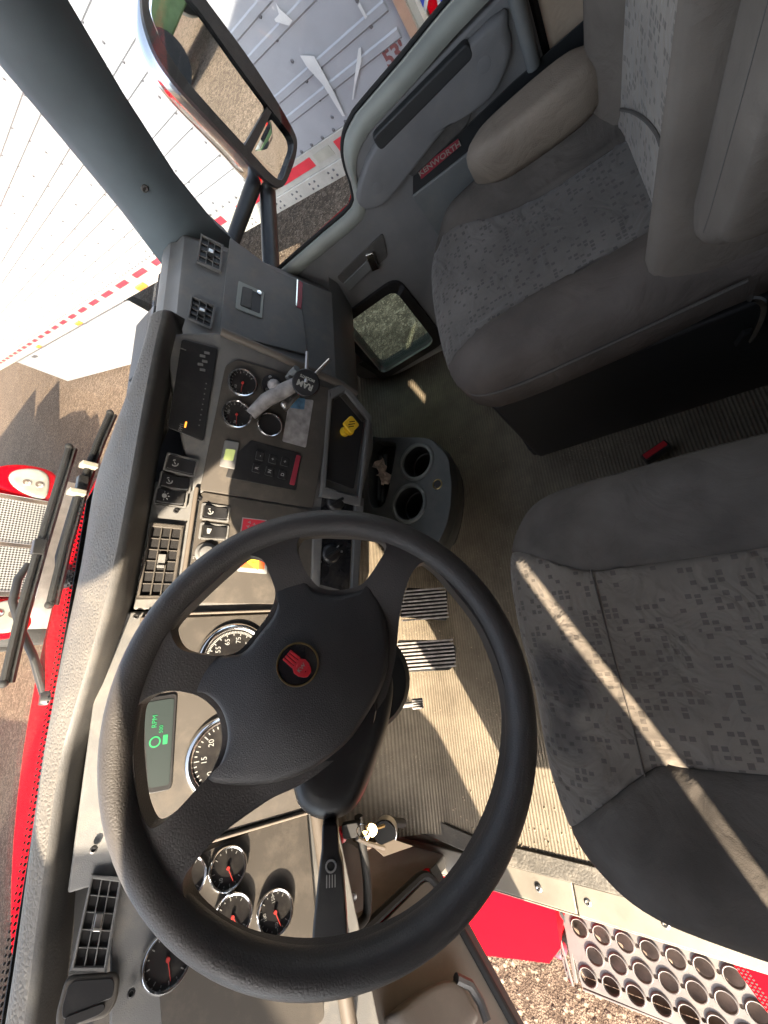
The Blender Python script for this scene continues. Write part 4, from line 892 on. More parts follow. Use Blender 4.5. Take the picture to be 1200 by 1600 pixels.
mk('cushion_bolster', put(WORLD, a, f), M['plain'], ds_, ang=70); mk('cushion', put(WORLD, b2_, g2_), M['fab'], ds_, ang=70)
m = MB(); SP = []
for px, py in [(0.0736,0.0985),(0.0086,0.0980),(-0.0627,0.0975),(-0.1207,0.0952),(-0.1675,0.0949),(-0.1951,0.0942)]: SP.append(X((px, py, .5355+hd(px, py))))
m.tube(spline(SP, 6, False), .0012, 5); mk('stitched_seam', m, M['plain'], ds_)
m = MB(); m.wbox((-.30, -.36, .06), (.15, .16, .37)); mk('seat_base', m, M['base'], ds_, bev=.02)
DB = Frame((-.075, -.32, .5), (0, 1, .30)); seat_back(ds_, DB, .25, (M['fabb'], M['plainb']))
# passenger's seat
ps_ = thing('passenger_seat', 'grey cloth passenger seat with two armrests beside the right door', 'seat', (.735, 0, .3), 'cloth seats')
ol = [(p.x, p.y) for p in spline([X((a, b, 0)) for a, b in [(.985, -.10), (.992, .08), (.965, .24), (.915, .30), (.80, .318), (.64, .313), (.545, .296), (.495, .255), (.476, .18), (.478, .0), (.49, -.15), (.52, -.30), (.735, -.32), (.96, -.30)]], 6)]
def hp_(u, v):
    r_ = .030*smooth(.64, .55, u)*smooth(.31, .16, v)+.040*smooth(.86, .95, u)*smooth(.31, .20, v)
    return r_-.018*smooth(.2, .32, v)
V, F = pillow(ol, .365, .512, .05, hp_, rings=20, lower=.03, cu=.735, cv=.02)
(a, f), (b, g) = split(V, F, lambda u, v, n: .615-.03*smooth(.1, .3, v)-u)
mk('cushion_bolster', put(WORLD, a, f), M['plainlow'], ps_, ang=70)
(a, f), (b2_, g2_) = split(b, g, lambda u, v, n: u-.838-.07*smooth(.0, .27, v))
mk('cushion_bolster', put(WORLD, a, f), M['plain'], ps_, ang=70); mk('cushion', put(WORLD, b2_, g2_), M['fabp'], ps_, ang=70)
m = MB(); m.tube(spline([X(p) for p in ((.483, -.2, .462), (.475, .0, .462), (.472, .16, .462), (.492, .25, .457), (.545, .295, .452))], 8, False), .0035, 6); mk('seam_piping', m, M['piping'], ps_)
seat_back(ps_, FR['BK'], .235, (M['fabb'], M['plainb']))
m = MB(); BKF = FR['BK']; LS = [X((a, b, 0)) for a, b in [(-0.1340,0.0432),(-0.0698,0.0762),(-0.0027,0.1042),(0.0506,0.1182),(0.0774,0.1169)]]
m.tube([BKF.p(p.x, p.y, .002) for p in spline(LS, 5, False)], .0028, 6); mk('lumbar_seam', m, M['piping'], ps_)
m = MB(); q = [(.58, .247), (.43, .215), (.40, .205), (.40, -.35), (.95, -.35), (.95, .247)]
m.prism(WORLD, q[:1]+[(.505, .255), (.495, .24), (.495, -.35), (.95, -.35), (.95, .255)], 0, .37); mk('seat_base', m, M['base'], ps_, bev=.008)
# folded-up inboard armrest and lowered outboard armrest
V, F = pillow([(p.x, p.y) for p in spline([X((a, b, 0)) for a, b in [(.236, .17), (.238, .125), (.255, .105), (.28, .115), (.315, .15), (.335, .20), (.335, .50), (.285, .54), (.240, .50)]], 5)], -.085, .012, .03, rings=6, cv=.3); mk('armrest', put(BKF, V, F), M['plainb'], ps_, ang=70)
m = MB(); m.tube([BKF.p(*p, .0112) for p in ((.284, .15), (.287, .18), (.288, .30), (.286, .48))], .0014, 5); mk('armrest_seam', m, M['piping'], ps_)
V, F = pillow([(p.x, p.y) for p in spline([X((a, b, 0)) for a, b in [(.985, -.07), (.982, .08), (.96, .135), (.925, .135), (.90, .08), (.897, -.07), (.92, -.12), (.96, -.12)]], 5)], .535, .625, .035, rings=5); mk('armrest', put(WORLD, V, F), M['armf'], ps_, ang=70)

# storage box, latches and lever on the floor between the seats
bxm = MB(); bxm.prism(WORLD, [(.745, .335), (.505, .262), (.50, -.4), (.515, -.4)], 0, .055)
bxt = thing('seat_base_skirt', 'low black ledge on the floor along the foot of the passenger seat', 'seat skirt', (.52, .2, 0))
mk('ledge', bxm, M['base'], bxt, bev=.006)
m = MB(); P = [(0.6430,0.2686,0.0600),(0.6254,0.2598,0.0600),(0.5821,0.2638,0.0600),(0.5791,0.2784,0.0600)]; c_ = sum((X(p) for p in P), X((0, 0, 0)))/4
m.wbox(c_-X((.022, .010, .03)), c_+X((.022, .006, .012))); mk('red_reflector', m, M['redplastic'], bxt, bev=.003)
t = thing('seat_belt_buckle', 'small red and black seat belt buckle lying on the dark floor between the seats', 'belt buckle', (0.3939,-0.0363,0.0500))
BF = Frame(t.location, (.1, .1, 1)); a = R(118)
dv = X((*(0.3851,-0.0105,0.0500)[:2], 0))-X((*(0.4058,-0.0622,0.0500)[:2], 0)); ang_ = math.atan2(BF.V.dot(dv), BF.U.dot(dv))
m = MB(); m.prism(BF, rrect(0, 0, .062, .021, .005, ang_), -.02, .012); mk('buckle_body', m, M['black'], t, bev=.003)
m = MB(); m.prism(BF, rrect(0, 0, .055, .015, .003, ang_), .011, .0145); mk('press_button', m, M['redplastic'], t, bev=.001)
t = thing('seat_lever', 'thin chrome hooked lever on a small black plate beside the passenger seat', 'lever', (0.4850,-0.2184,0.2856))
m = MB(); L_ = [X(p) for p in [(0.4620,-0.1988,0.4454),(0.4620,-0.2108,0.4316),(0.4620,-0.2188,0.4079),(0.4620,-0.2192,0.3683)]]+[X((0.4780,-0.2198,0.2882)), X((0.4880,-0.2190,0.2464))]; m.tube(spline(L_, 4, False), .0055, 8); mk('rod', m, M['chrome'], t)
m = MB(); P = [X(p) for p in [(0.4880,-0.1974,0.2775),(0.4880,-0.2077,0.3122),(0.4880,-0.2444,0.3002),(0.4880,-0.2618,0.2311),(0.4880,-0.2441,0.2238),(0.4880,-0.2054,0.2467)]]; m.loft([P, [p-X((.012, 0, 0)) for p in P]], closed=True); m.add([p-X((.012, 0, 0)) for p in P], [list(range(6))]); mk('plate', m, M['rubber'], t, bev=.002)

# ================================================================== cup holder console
cc = thing('cup_console', 'grey plastic floor console with two deep round cup holders and a tray', 'cup holder', (.42, .5, 0))
CO = [(0.6007,0.6892),(0.5913,0.6179),(0.5361,0.4763),(0.4979,0.4396),(0.4516,0.4141),(0.4042,0.4132),(0.3678,0.4147),(0.3005,0.4302),(0.2461,0.4587),(0.2084,0.5024),(0.2382,0.5639),(0.3121,0.6451),(0.3633,0.7241)]
CP = [(p.x, p.y) for p in spline([X((*q, 0)) for q in CO], 4)]
c1, c2 = (0.4714,0.5103), (0.3560,0.5501); tr_ = [(p.x, p.y) for p in spline([X((*q, 0)) for q in [(0.5754,0.6703),(0.5608,0.5844),(0.5293,0.5806),(0.4650,0.6015),(0.4134,0.6210),(0.3752,0.6437),(0.3981,0.6907)]], 3)]
bmw = bmesh.new()
ed = loop(CP)+loop(circ(c1[0], c1[1], .046, 32))+loop(circ(c2[0], c2[1], .048, 32))+loop(tr_)
bmesh.ops.triangle_fill(bmw, use_beauty=True, use_dissolve=False, edges=ed)
bmesh.ops.delete(bmw, geom=[f for f in bmw.faces if any(inside(f.calc_center_median(), h_) for h_ in (circ(c1[0], c1[1], .046, 32), circ(c2[0], c2[1], .048, 32), tr_))], context='FACES_ONLY')
bmw.verts.index_update(); V2 = [(v.co.x, v.co.y) for v in bmw.verts]; F2 = [[v.index for v in f.verts] for f in bmw.faces]; bmw.free()
ec = Counter(tuple(sorted((f[i], f[(i+1) % len(f)]))) for f in F2 for i in range(len(f))); nv = len(V2)
m = MB(); m.add([(u, v, .302) for u, v in V2]+[(u, v, .26) for u, v in V2], [list(f) for f in F2]+[[i+nv for i in f[::-1]] for f in F2]+[[a, b, b+nv, a+nv] for (a, b), c_ in ec.items() if c_ == 1])
mk('console_top', m, M['console'], cc, bev=.006, ang=50)
m = MB(); k = len(CP); cen = X((sum(p[0] for p in CP)/k, sum(p[1] for p in CP)/k, 0))
m.loft([[X((p[0], p[1], .262)) for p in CP], [X((cen.x+(p[0]-cen.x)*.97, cen.y+.012+(p[1]-cen.y)*.97, .20)) for p in CP], [X((cen.x+(p[0]-cen.x)*.72, cen.y+.16+(p[1]-cen.y)*.6, 0)) for p in CP]], closed=True); mk('console_body', m, M['console'], cc, ang=60)
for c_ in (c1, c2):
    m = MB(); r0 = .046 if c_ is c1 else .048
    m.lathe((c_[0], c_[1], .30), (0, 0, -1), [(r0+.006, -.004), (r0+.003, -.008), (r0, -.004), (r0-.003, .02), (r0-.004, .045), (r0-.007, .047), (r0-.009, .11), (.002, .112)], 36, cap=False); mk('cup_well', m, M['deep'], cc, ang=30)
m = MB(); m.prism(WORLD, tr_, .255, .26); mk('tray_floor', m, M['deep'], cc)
m = MB()
for A in ([(0.5526,0.6569),(0.4082,0.6748)], [(0.5498,0.6369),(0.3962,0.6611)]): m.tube([X((A[0][0], A[0][1], .272)), X((A[1][0], A[1][1], .272))], .006, 8)
mk('tray_rib', m, M['console'], cc)
for c_ in (c1, c2):
    r0 = .046 if c_ is c1 else .048; m = MB(); m.lathe((c_[0], c_[1], .302), (0, 0, 1), [(r0-.001, -.002), (r0, .005), (r0+.004, .007), (r0+.009, .005), (r0+.011, -.001)], 40, cap=False); mk('cup_rim', m, M['consolerim'], cc, ang=60)
lp = (0.3855,0.4549); m = MB(); m.lathe((lp[0], lp[1], .302), (0, 0, 1), [(.011, 0), (.013, .003), (.0145, .002), (.015, 0)], 24, cap=False); mk('lighter_ring', m, M['brass'], cc)
m = MB(); m.lathe((lp[0], lp[1], .302), (0, 0, 1), [(.0115, .0), (.011, .0012)], 24); mk('lighter_socket', m, M['deep'], cc)
SK = [(p.x, p.y) for p in spline([X((*q, 0)) for q in [(0.6157,0.5435),(0.5172,0.5034),(0.4253,0.5030),(0.3331,0.5307),(0.2763,0.5670),(0.2965,0.6123),(0.3884,0.5752),(0.4925,0.5360)]], 4)]
m = MB(); m.prism(WORLD, SK, .02, .075); mk('console_foot', m, M['rubber'], cc, bev=.012)
# crumpled paper in the tray
t = thing('paper_scrap', 'crumpled brown paper scrap lying in the console tray', 'paper', (0.4883,0.6368,0.2750))
m = MB(); nn_ = 9; base = X((0.5295,0.6554,0.2750)); e1 = X((0.4445,0.6265,0.2750))-base
rows = []
for i in range(nn_):
    c_ = base+e1*(i/(nn_-1)); wd = .018+.006*math.sin(i*2.1)
    pv = X((-e1.y, e1.x, 0)).normalized()
    rows.append([c_+pv*(j/5-.5)*2*wd+X((0, 0, .012*random.random()+.010*math.sin(i*1.7+j*1.3)+.008)) for j in range(6)])
m.loft(rows); mk('crumple', m, M['paper'], t, ang=15)

# ================================================================== pedals
PF = FR['PD']
for nm, lab, pts, n_ in (('accelerator_pedal', 'ribbed accelerator pedal, right one of the two floor pedals', [(0.1474,0.0440),(0.1269,-0.0809),(0.0367,-0.0675),(0.0595,0.0742)], 9), ('brake_pedal', 'ribbed brake pedal with rounded end, partly in the sun', [(-0.0076,0.0862),(-0.0193,-0.0643),(-0.0392,-0.0848),(-0.0821,-0.0791),(-0.1037,-0.0592),(-0.1003,0.0601),(-0.0904,0.0974)], 8)):
    cx_ = sum(p[0] for p in pts)/len(pts); cy_ = sum(p[1] for p in pts)/len(pts)
    t = thing(nm, lab, 'pedal', PF.p(cx_, cy_, 0))
    m = MB(); m.prism(PF, rp(pts, .006), -.010, .002); pdl = mk('pedal_pad', m, M['rubber'], t, bev=.002)
    u0, u1 = min(p[0] for p in pts)+.006, max(p[0] for p in pts)-.006; v0, v1 = min(p[1] for p in pts)+.006, max(p[1] for p in pts)-.006
    m = MB()
    for i in range(n_):
        u = u0+(u1-u0)*(i+.5)/n_; m.box(PF, u-.0024, u+.0024, v0, v1, .0, .0058)
    mk('grip_ribs', m, M['tag'], pdl, bev=.0008)
    m = MB(); m.tube([PF.p(cx_, cy_+.02, -.012), PF.p(cx_, cy_+.14, -.03)], .012); mk('pedal_arm', m, M['black'], t)

# ================================================================== phone mount on the centre stack
CSF = FR['CS']
t = thing('phone_mount', 'beige ball arm mount with a round black lettered knob, fixed beside the gauges', 'device mount', (0.5431,0.5946,0.7368))
a = (0.0868,-0.0546)
m = MB(); m.lathe(CSF.p(a[0], a[1], .004), CSF.N, [(.022, 0), (.022, .004), (.012, .006), (.012, .02)], 28); bs = mk('mount_base', m, M['black'], t)
for i in range(3):
    m = MB(); an = i*2.1+.5; m.lathe(CSF.p(a[0]+.016*math.cos(an), a[1]+.016*math.sin(an), .007), CSF.N, [(.004, 0), (.004, .002), (.002, .003)], 10); mk('screw', m, M['steel'], bs)
ka, kb_ = X((0.5133,0.5116,0.7210)), X((0.5217,0.5745,0.7524))
m = MB(); lo_ = X((0.4789,0.6223,0.7639))
m.tube([X((0.4639,0.6241,0.7716)), X((0.4922,0.5960,0.7566)), X((0.5094,0.5669,0.7385)), X((0.5252,0.5422,0.7215))], [.012, .015, .016, .014], 14); m.ball(kb_, .013, 8); mk('arm', m, M['tag'], t)
vw = (X((0, 0, 1.2))-ka).normalized(); KN = Frame(ka, (vw+X((0, -.2, .3))).normalized())
m = MB(); m.lathe(ka, KN.N, [(.026, -.016), (.0285, -.012), (.0285, -.002), (.0265, .001), (.024, .0012)], 36); kn = mk('knob', m, M['black'], t, bev=.001)
# lettering runs the way it does on the knob
e1 = X((0.5177,0.5160,0.7342))-X((0.5108,0.5054,0.7054)); ro_ = math.atan2(KN.V.dot(e1), KN.U.dot(e1))
c_, s_ = math.cos(ro_), math.sin(ro_)
text('RAM', KN, -.005*s_, .005*c_, .0165, M['tape_white'], kn, 'lettering', n=.0022, rot=ro_, bold=.0006)
text('MOUNTS', KN, .0095*s_, -.0095*c_, .0075, M['tape_white'], kn, 'lettering', n=.0022, rot=ro_, bold=.0003)
m = MB(); m.tube([ka, X((0.5779,0.4980,0.7283))], .004, 8); m.tube([ka-KN.N*.008, X((0.5645,0.4693,0.6924))], .004, 8); mk('lock_lever', m, M['steel'], t)
m = MB(); m.tube([X((0.4778,0.5763,0.7222)), X((0.5216,0.5509,0.6996))], .005, 8); m.ball(X((0.4878,0.5743,0.7256)), .0075, 8); mk('clamp_bolt', m, M['steel'], t)
m = MB(); q = X((0.5521,0.5517,0.7253)); m.tube([X((0.5414,0.5573,0.7293)), q, X((0.5533,0.5297,0.7285))], .008, 8); mk('bracket', m, M['doorlow'], t)

# ================================================================== keys, tag and handle below the dash
t = thing('key_ring', 'bunch of keys with a black fob and a white tag hanging under the left dash', 'keys', (-0.3642,0.6000,0.4898))
KY = Frame((-0.3642,0.6000,0.4898), (-.1, -.6, .8))
m = MB(); m.lathe(X((-0.3482,0.6000,0.5138)), KY.N, [(.0115, -.001), (.0125, 0), (.0115, .001), (.0105, 0), (.0115, -.001)], 24, cap=False); mk('ring', m, M['chrome'], t)
m = MB(); m.prism(KY, rrect(*[d for d in ((X((-0.3558,0.6000,0.5532))-KY.O).dot(KY.U), (X((-0.3558,0.6000,0.5532))-KY.O).dot(KY.V))], .026, .036, .007, .2), -.006, .006); mk('fob', m, M['doorgap'], t, bev=.002)
m = MB(); h0 = X((-0.3561,0.6000,0.4889)); m.lathe(h0, KY.N, [(.012, -.001), (.012, .001)], 18)
b0 = X((-0.3631,0.6000,0.4477)); m.tube([h0, b0], .0032, 6); m.lathe(X((-0.3582,0.6000,0.5089)), KY.N, [(.009, -.001), (.009, .001)], 16); mk('key', m, M['brass'], t)
m = MB(); m.tube([X((-0.3541,0.6000,0.5313)), X((-0.3736,0.6000,0.5007)), X((-0.3992,0.6000,0.4524))], .004, 6); mk('clip', m, M['steel'], t)
t2 = [X(p) for p in [(-0.4043,0.6100,0.4059),(-0.4413,0.6100,0.3379),(-0.4191,0.6100,0.4416),(-0.3942,0.6100,0.4703)]]
m = MB(); nrm_ = (t2[1]-t2[0]).cross(t2[2]-t2[0]).normalized()*.001; m.loft([[p+nrm_ for p in t2], [p-nrm_ for p in t2]], closed=True); m.add([p+nrm_ for p in t2], [[0, 1, 2, 3]]); m.add([p-nrm_ for p in t2], [[0, 1, 2, 3]]); mk('tag', m, M['trimedge'], t)
t = thing('door_sill_valve', 'round black capped steel valve standing by the left kick panel', 'valve', (-0.4251,0.6800,0.3442))
m = MB(); m.lathe(X((-0.4376,0.7000,0.3190)), (-.05, -.45, .88), [(.026, -.022), (.026, -.004), (.028, -.004), (.028, .004), (.024, .006)], 28); mk('valve_body', m, M['steel'], t)
m = MB(); m.lathe(X((-0.4376,0.7000,0.3190)), (-.05, -.45, .88), [(.027, .005), (.026, .008), (.02, .0085)], 28); mk('valve_cap', m, M['rubber'], t)
m = MB(); m.tube([X((-0.4279,0.7000,0.2915)), X((-0.4583,0.7200,0.2169))], .010, 8); mk('hose_stub', m, M['rubber'], t)
t = thing('parking_lever', 'bent dark handle bar under the left end of the dash', 'handle', (-0.4713,0.6300,0.4798))
m = MB(); m.tube(spline([X(p) for p in [(-0.3367,0.6300,0.4908),(-0.3877,0.6300,0.4835),(-0.4431,0.6300,0.4750),(-0.4919,0.6300,0.4780),(-0.5035,0.6300,0.4945),(-0.4992,0.6300,0.5321)]], 5, False), .0085, 10); mk('bar', m, M['rubber'], t)
m = MB(); P = [X(p) for p in [(-0.3733,0.6600,0.5083),(-0.4160,0.6600,0.4524),(-0.5117,0.6600,0.4514),(-0.5007,0.6600,0.5167)]]; m.loft([P, [p+X((0, .03, -.02)) for p in P]], closed=True); m.add(P, [[0, 1, 2, 3]]); mk('mount_plate', m, M['black'], t)
m = MB(); m.lathe(X((-0.4732,0.6550,0.4891)), (0, -.7, .7), [(.007, 0), (.007, .004), (.003, .005)], 14); mk('bolt', m, M['steel'], t)
t = thing('red_button', 'pair of small red buttons beside the indicator stalk', 'button', (-0.3520,0.6600,0.5435))
for a in ((-0.3408,0.6600,0.5689), (-0.3668,0.6600,0.5116)):
    m = MB(); m.lathe(X(a), (0, -.6, .8), [(.012, -.01), (.012, .006), (.008, .008)], 14); mk('red_cap', m, M['redplastic'], t)

# ================================================================== passenger door
DR = FR['DR']
pdoor = thing('passenger_door', 'closed grey right door with pull handle, long red badge and a small low window', 'truck door', (1.05, .4, .3))
# outline of the inner skin (u runs towards the rear, v up): window sill with its step, low window cut out
top_edge = [(-.86, .64), (-.70, .637), (-.47, .640), (-.425, .652), (-.395, .70), (-.365, .745), (-.33, .762), (-.27, .770), (.04, .772)]
sk = [(a, b-.045) for a, b in top_edge]+[(.04, -.1), (-.86, -.1)]
peep = rp([(-.765, .055), (-.505, .072), (-.487, .362), (-.712, .356)], .035)
bmw = bmesh.new(); ed = loop(sk)+loop(peep); bmesh.ops.triangle_fill(bmw, use_beauty=True, use_dissolve=False, edges=ed)
bmesh.ops.delete(bmw, geom=[f for f in bmw.faces if inside(f.calc_center_median(), peep)], context='FACES_ONLY')
bmw.verts.index_update(); V2 = [(v.co.x, v.co.y) for v in bmw.verts]; F2 = [[v.index for v in f.verts] for f in bmw.faces]; bmw.free()
ec = Counter(tuple(sorted((f[i], f[(i+1) % len(f)]))) for f in F2 for i in range(len(f))); nv = len(V2)
m = MB(); m.add([DR.p(u, v, 0) for u, v in V2]+[DR.p(u, v, -.03) for u, v in V2], [list(f) for f in F2]+[[i+nv for i in f[::-1]] for f in F2]+[[a, b, b+nv, a+nv] for (a, b), c_ in ec.items() if c_ == 1])
mk('door_panel', m, M['door'], pdoor, bev=.006, ang=50)
# light coloured rolled cap along the window sill
te = [X((-p[0], p[1], 0)) for p in ((.86, .624), (.671, .624), (.537, .623), (.43, .624), (.398, .655), (.383, .692), (.366, .722), (.339, .745), (.308, .755), (.287, .759), (.179, .763), (.085, .770), (-.04, .772))]
to = [X((-p[0], p[1], 0)) for p in ((.88, .609), (.703, .610), (.563, .608), (.45, .608), (.417, .641), (.401, .68), (.383, .711), (.355, .735), (.322, .746), (.301, .749), (.188, .754), (.089, .761), (-.04, .764))]
tl = [X((-p[0], p[1], 0)) for p in ((.9, .594), (.719, .595), (.575, .594), (.46, .594), (.43, .615))]
te, to = spline(te, 3, False), spline(to, 3, False); rows = []
m = MB()
for p, q in zip(te, to): rows.append([DR.p(p.x, p.y-.036, .003), DR.p(p.x, p.y-.024, .009), DR.p(p.x, p.y-.010, .009), DR.p(p.x, p.y+.001, -.002), DR.p(q.x, q.y-.003, -.044), DR.p(q.x, q.y-.05, -.046)])
m.loft(rows); mk('sill_cap', m, M['doorcap'], pdoor, ang=80)
m = MB(); m.tube([DR.p(p.x, p.y-.001, -.05) for p in to], .006, 8); mk('window_seal', m, M['rubber'], pdoor)
m = MB(); m.prism(DR, [(p.x, p.y-.02) for p in to]+[(.04, 1.55), (-.45, 1.55), (-.88, .9)], -.056, -.052); mk('window_glass', m, M['glassd'], pdoor)
m = MB(); m.tube([DR.p(-.88, .63, -.055), DR.p(-.88, .9, -.055), DR.p(-.45, 1.55, -.055), DR.p(.04, 1.55, -.055), DR.p(.045, .6, -.055)], .02, 8); mk('window_frame', m, M['black'], pdoor)
m = MB(); m.tube([DR.p(p.x, p.y, -.075) for p in tl], .006, 8); mk('outer_lip', m, M['red'], pdoor)
# pull handle block: raised pad with a slot and a hand recess
ph = [(p.x, p.y) for p in spline([X((a, b, 0)) for a, b in [(-.405, .64), (-.36, .675), (-.27, .705), (-.02, .715), (.0, .685), (-.01, .645), (-.06, .615), (-.13, .625), (-.16, .63), (-.3, .60), (-.36, .59), (-.40, .605)]], 4)]
V, F = pillow(ph, 0, .020, .014, rings=4, lower=.004); mk('pull_handle', put(DR, V, F), M['door'], pdoor, ang=60)
a = [(-0.2441,0.7541),(-0.1031,0.7532),(-0.1007,0.7430),(-0.2384,0.7444)]
m = MB(); m.prism(DR, rp([(-.295, .686), (-.065, .694), (-.065, .721), (-.295, .718)], .012), .0, .0215); mk('grip_slot', m, M['doorrib'], pdoor, bev=.004)
m = MB(); m.prism(DR, rp([(-.27, .59), (-.12, .60), (-.09, .628), (-.13, .640), (-.28, .622)], .012), .0, .012); mk('hand_recess', m, M['paddark'], pdoor, bev=.004)
m = MB()
for u, v in ((-.345, .632), (-.055, .672)): m.lathe(DR.p(u, v, .0195), DR.N, [(.013, 0), (.013, .0008), (.011, .0012)], 20)
mk('screw_cover', m, M['door'], pdoor)
# dark insert strip with the badge, step in the panel
ins = [(-0.2705,0.5876),(-0.0214,0.6020),(0.1135,0.6028),(0.1244,0.5522),(0.0403,0.5497),(-0.2932,0.5526)]
m = MB(); m.prism(DR, [(p[0], p[1]) for p in ins], .001, .004); mk('insert_strip', m, M['doorrib'], pdoor, bev=.001)
m = MB(); m.prism(DR, [(-.30, -.05), (-.295, .555), (.03, .545), (.03, -.05)], .0005, .009); mk('lower_trim', m, M['doorlow'], pdoor, bev=.005)
bd = [(-0.2520,0.5947),(-0.1497,0.5883),(-0.1506,0.5736),(-0.2569,0.5724)]
m = MB(); m.prism(DR, bd, .004, .0075); b_ = mk('badge', m, M['redface'], pdoor, bev=.001)
e = X((*bd[1], 0))-X((*bd[0], 0)); c_ = sum((X((*q, 0)) for q in bd), X((0, 0, 0)))/4
text('KENWORTH', DR, c_.x, c_.y, .017, M['tape_white'], b_, 'lettering', n=.0078, rot=math.atan2(e.y, e.x), sx=1.1, bold=.0002)
# release lever in its recess
m = MB(); rc = rp([(-0.5991,0.5080),(-0.4079,0.5261),(-0.4396,0.4595),(-0.5972,0.4522)], .012); m.prism(DR, rc, .0005, .004); mk('handle_recess', m, M['paddark'], pdoor, bev=.002)
m = MB(); lv = [(-0.5952,0.4810),(-0.4859,0.4938),(-0.4626,0.4844),(-0.4820,0.4471),(-0.4994,0.4620),(-0.6004,0.4487)]; m.prism(DR, rp(lv, .004), .004, .010); lv_ = mk('release_lever', m, M['doorlow'], pdoor, bev=.002)
m = MB(); m.prism(DR, rp([(-0.4804,0.5150),(-0.4589,0.5068),(-0.4756,0.4554),(-0.4980,0.4608)], .003), .006, .018); mk('lever_tip', m, M['chrome'], pdoor, bev=.002)
m = MB(); m.tube([X((1.0400,-0.0237,0.7346)), X((1.0400,-0.0206,0.6026))], .013, 10); mk('rear_post', m, M['doorlow'], pdoor)
# low window: frame and pane
m = MB(); fo = rp([(-.80, .022), (-.47, .045), (-.455, .392), (-.735, .386)], .05, 6); fi = rp([(-.765, .055), (-.505, .072), (-.487, .362), (-.712, .356)], .035, 6); k = len(fo)
for i in range(k): m.prism(DR, [fo[i], fo[(i+1) % k], fi[(i+1) % k], fi[i]], .0005, .012)
mk('low_window_frame', m, M['black'], pdoor, ang=30)
m = MB()
for i in range(k): m.add([DR.p(*fi[i], .001), DR.p(*fi[(i+1) % k], .001), DR.p(*[(x*.97+y*.03) for x, y in zip(fi[(i+1) % k], (-.62, .21))], -.045), DR.p(*[(x*.97+y*.03) for x, y in zip(fi[i], (-.62, .21))], -.045)], [[0, 1, 2, 3]])
mk('low_window_seal', m, M['rubber'], pdoor)
m = MB(); m.prism(DR, peep, -.012, -.008); mk('low_window_glass', m, M['glassp'], pdoor)
m = MB(); m.prism(DR, rp([(-0.7970,0.1715),(-0.7822,0.0216),(-0.7601,0.0241),(-0.7701,0.1721)], .002), .01, .013); m.box(DR, -.86, .04, -.10, -.055, .0, .02); mk('door_bottom_rail', m, M['black'], pdoor, bev=.004)
sp_ = (1.0200,0.6687,-0.0179); m = MB(); m.lathe(sp_, (-1, .1, .4), [(.012, -.02), (.014, .0), (.012, .012), (.005, .016)], 14); mk('door_bumper', m, M['ivory'], pdoor)

# ================================================================== driver's door, open
DD = FR['DD']
dd_ = thing('driver_door', 'wide open left door with a brown lined inner panel and red edge, seen below the wheel', 'truck door', DD.O)
m = MB(); sk = rp([(.04, .012), (-.90, .012), (-.90, .66), (.04, .66)], .05); m.prism(DD, sk, -.055, -.012); mk('door_shell', m, M['red'], dd_, bev=.006)
m = MB(); m.prism(DD, rp([(.022, .055), (-.88, .055), (-.88, .66), (.022, .66)], .05), -.014, .0); pn = mk('door_panel', m, M['brown'], dd_, bev=.004)
m = MB(); m.tube([DD.p(*p, .002) for p in rp([(.034, .06), (-.89, .032), (-.89, .66), (.04, .66)], .05)], .011, 8, closed=True); mk('door_seal', m, M['rubber'], dd_)
m = MB(); m.box(DD, -.90, .03, .004, .040, -.05, -.008); mk('door_bottom_flange', m, M['paddark'], dd_, bev=.003)
kp_ = [(p.x, p.y) for p in spline([X((*q, 0)) for q in [(-0.0904,0.3674),(-0.0881,0.3400),(-0.1030,0.2665),(-0.1282,0.1938),(-0.1563,0.1593),(-0.1847,0.1564),(-0.2129,0.1611),(-0.1972,0.2506),(-0.1503,0.3409)]], 4)]
V, F = pillow(kp_, 0, .03, .018, rings=4, lower=.004); mk('map_pocket', put(DD, V, F), M['brown'], dd_, ang=60)
m = MB(); m.tube([DD.p(a, b, .028) for a, b in [(-0.1403,0.1742),(-0.1680,0.1444),(-0.1995,0.1400),(-0.2255,0.1485)]], .010, 8); mk('pocket_rim', m, M['paddark'], dd_)
m = MB(); sx_ = [DD.p(a, b, .001) for a, b in [(-0.0257,0.4157),(-0.0468,0.4186),(-0.0901,0.4251)]]; m.tube(sx_, .0016, 5); mk('panel_seam', m, M['paddark'], dd_)
m = MB()
sc_ = X((*(-0.0444,0.3764), 0))
for i in range(7):
    q = [(sc_.x+random.uniform(-.016, .016), sc_.y+random.uniform(-.01, .01)) for _ in range(3)]; m.prism(DD, q, .0, .0016)
mk('scuff_mark', m, M['ivory'], dd_)
m = MB(); m.tube([DD.p(.02, .66, -.03), DD.p(-.02, .80, -.03), DD.p(-.40, 1.5, -.03), DD.p(-.86, 1.5, -.03), DD.p(-.88, .66, -.03)], .022, 8); mk('window_frame', m, M['black'], dd_)
m = MB(); m.prism(DD, [(-.45, 1.5), (-.90, 1.5), (-.90, .86), (-.76, .90), (-.66, 1.22)], -.05, -.01); mk('sun_blocker_corner', m, M['paddark'], dd_, bev=.01)  # filler added to the unseen window, keeps sun off the left gauges
m = MB()
m.prism(DD, [(.02, .64), (-.88, .64), (-.86, 1.5), (-.40, 1.5), (-.02, .80)], -.032, -.028); mk('window_glass', m, M['glassd'], dd_)
